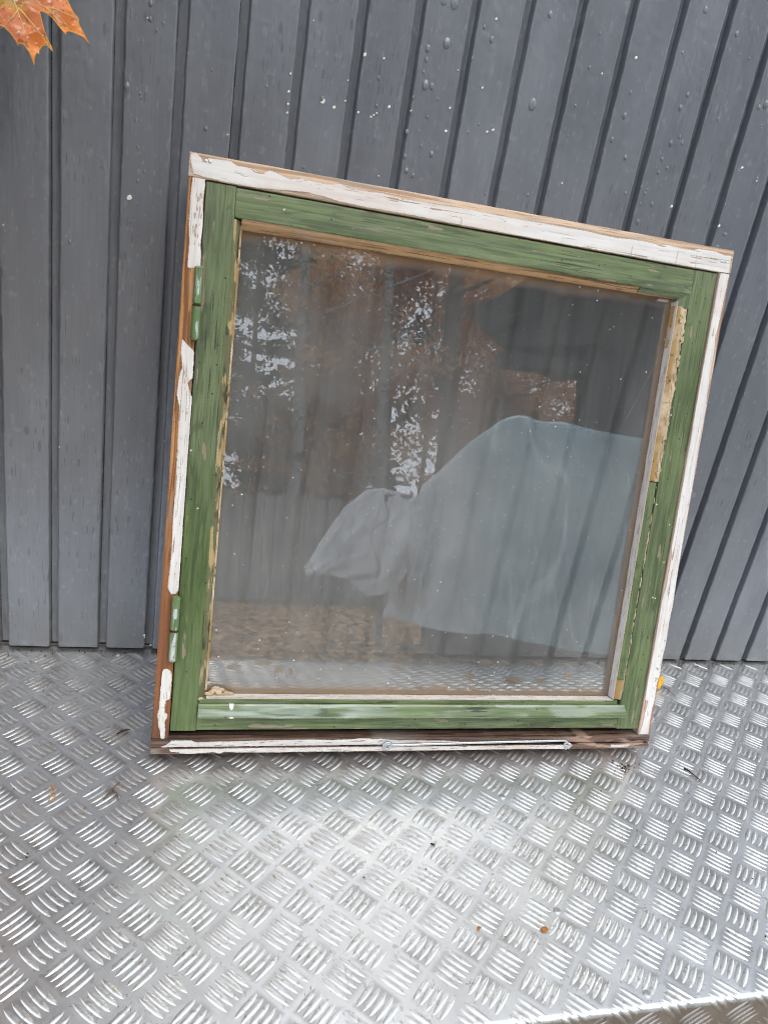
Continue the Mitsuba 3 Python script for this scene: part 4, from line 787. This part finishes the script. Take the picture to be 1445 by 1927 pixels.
put('eave_box', skew(prismy([(2.82, 2.52), (3.05, 2.44), (4.05, 2.60), (4.05, 3.3), (3.3, 2.78)], -5.9, -5.0)), 'shed_dark', shed)
put('beam', block(3.05, 4.1, -5.25, -5.05, 2.30, 2.42), 'shed_dark', shed)
put('post', block(3.88, 4.02, -5.25, -5.05, GZ - 0.02, 2.6), 'shed_dark', shed)
# covered pile
def crease(a, b, k=0.05): return smoothstep(k, 0.2 * k, dr.abs(noise(a, b) - 0.5))
def tarp_col(p, n, uv):
    c = mix((0.17, 0.27, 0.30), (0.31, 0.43, 0.46), fbm(p.x * 4, p.y * 4, p.z * 4))
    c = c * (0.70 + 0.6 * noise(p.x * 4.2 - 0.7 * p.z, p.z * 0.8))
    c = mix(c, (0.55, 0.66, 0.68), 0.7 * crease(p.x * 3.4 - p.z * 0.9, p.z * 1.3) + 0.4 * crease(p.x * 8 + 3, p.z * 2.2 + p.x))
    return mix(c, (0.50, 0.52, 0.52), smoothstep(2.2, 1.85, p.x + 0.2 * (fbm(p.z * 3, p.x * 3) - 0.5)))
bsdf('tarp_plastic', proc(tarp_col), 0.35, 0.5)
def drape(xs, zs, tops, bots, y0, depth, seed, folds):
    nx, nt = 90, 60; X = np.linspace(xs[0], xs[-1], nx); V = []
    for side in (1, -1):
        for i, x in enumerate(X):
            zt = np.interp(x, xs, tops); zb = np.interp(x, xs, bots)
            t = np.linspace(0, 1, nt); z = zt + (zb - zt) * t
            d = depth * (0.10 + 0.9 * t ** 0.7) * (1 + 0 * x)
            fo = folds * (0.6 * (nfbm(np.c_[np.full(nt, x * 5.0) + t * 1.2, t * 1.4, np.full(nt, seed + side)], 3) - 0.5) + 0.5 * (0.25 - np.abs(nfbm(np.c_[np.full(nt, x * 4.0) + t * 1.6, t * 0.9, np.full(nt, seed + 3 + side)], 3) - 0.5))) * np.minimum(1, t * 4) + 0.20 * folds * (0.2 - np.abs(nfbm(np.c_[np.full(nt, x * 13.0) + t * 3, t * 4.5, np.full(nt, seed + 7)], 2) - 0.5))
            V.append(np.c_[x + 0.25 * folds * (nfbm(np.c_[t * 5, np.full(nt, x * 3), np.full(nt, seed)], 2) - 0.5), y0 + side * (d + fo), z + 0.10 * folds * (nnoise(np.c_[np.full(nt, x * 6), t * 3, t * 0]) - 0.5)])
    F = []
    for s in (0, 1):
        for i in range(nx - 1):
            k = s * nx * nt + i * nt + np.arange(nt - 1); F += [np.stack([k, k + nt, k + nt + 1], 1), np.stack([k, k + nt + 1, k + 1], 1)]
    k = np.arange(nx - 1) * nt; k2 = nx * nt + k; F += [np.stack([k, k2, k2 + nt], 1), np.stack([k, k2 + nt, k + nt], 1)]
    for i in (0, nx - 1):
        k = i * nt + np.arange(nt - 1); k2 = nx * nt + k; F += [np.stack([k, k + 1, k2 + 1], 1), np.stack([k, k2 + 1, k2], 1)]
    return trimesh.Trimesh(np.vstack(V), np.vstack(F), process=False)
tp = thing('tarp_pile', 'pale teal tarpaulin over a pile mirrored at the right of the glass', 'tarpaulin')
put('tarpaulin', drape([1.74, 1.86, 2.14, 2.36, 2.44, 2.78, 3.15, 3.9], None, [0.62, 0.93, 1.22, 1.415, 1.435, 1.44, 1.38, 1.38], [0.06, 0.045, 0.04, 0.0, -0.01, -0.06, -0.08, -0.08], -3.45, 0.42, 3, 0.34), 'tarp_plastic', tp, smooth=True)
put('pallet', block(1.95, 3.8, -3.75, -3.15, GZ - 0.01, 0.02), 'shed_dark', tp)
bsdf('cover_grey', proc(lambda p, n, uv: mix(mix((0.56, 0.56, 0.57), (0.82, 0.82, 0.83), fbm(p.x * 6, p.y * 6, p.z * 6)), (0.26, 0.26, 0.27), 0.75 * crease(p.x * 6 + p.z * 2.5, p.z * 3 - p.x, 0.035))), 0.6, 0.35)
gc = thing('grey_cover', 'pale grey cloth hung over a rail mirrored at the centre of the glass', 'cover')
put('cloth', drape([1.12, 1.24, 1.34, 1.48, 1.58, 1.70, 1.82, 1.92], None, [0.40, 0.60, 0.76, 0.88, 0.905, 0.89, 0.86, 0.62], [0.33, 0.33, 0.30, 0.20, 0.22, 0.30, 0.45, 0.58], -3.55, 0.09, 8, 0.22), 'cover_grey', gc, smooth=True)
put('rail', tube([(1.30, -3.55, 0.70), (1.6, -3.55, 0.86), (2.35, -3.55, 0.85)], 0.018, 8), 'bark_brown', gc, smooth=True)
put('post', tube([(1.60, -3.55, GZ - 0.02), (1.60, -3.55, 0.86)], 0.022, 8), 'bark_brown', gc, smooth=True)
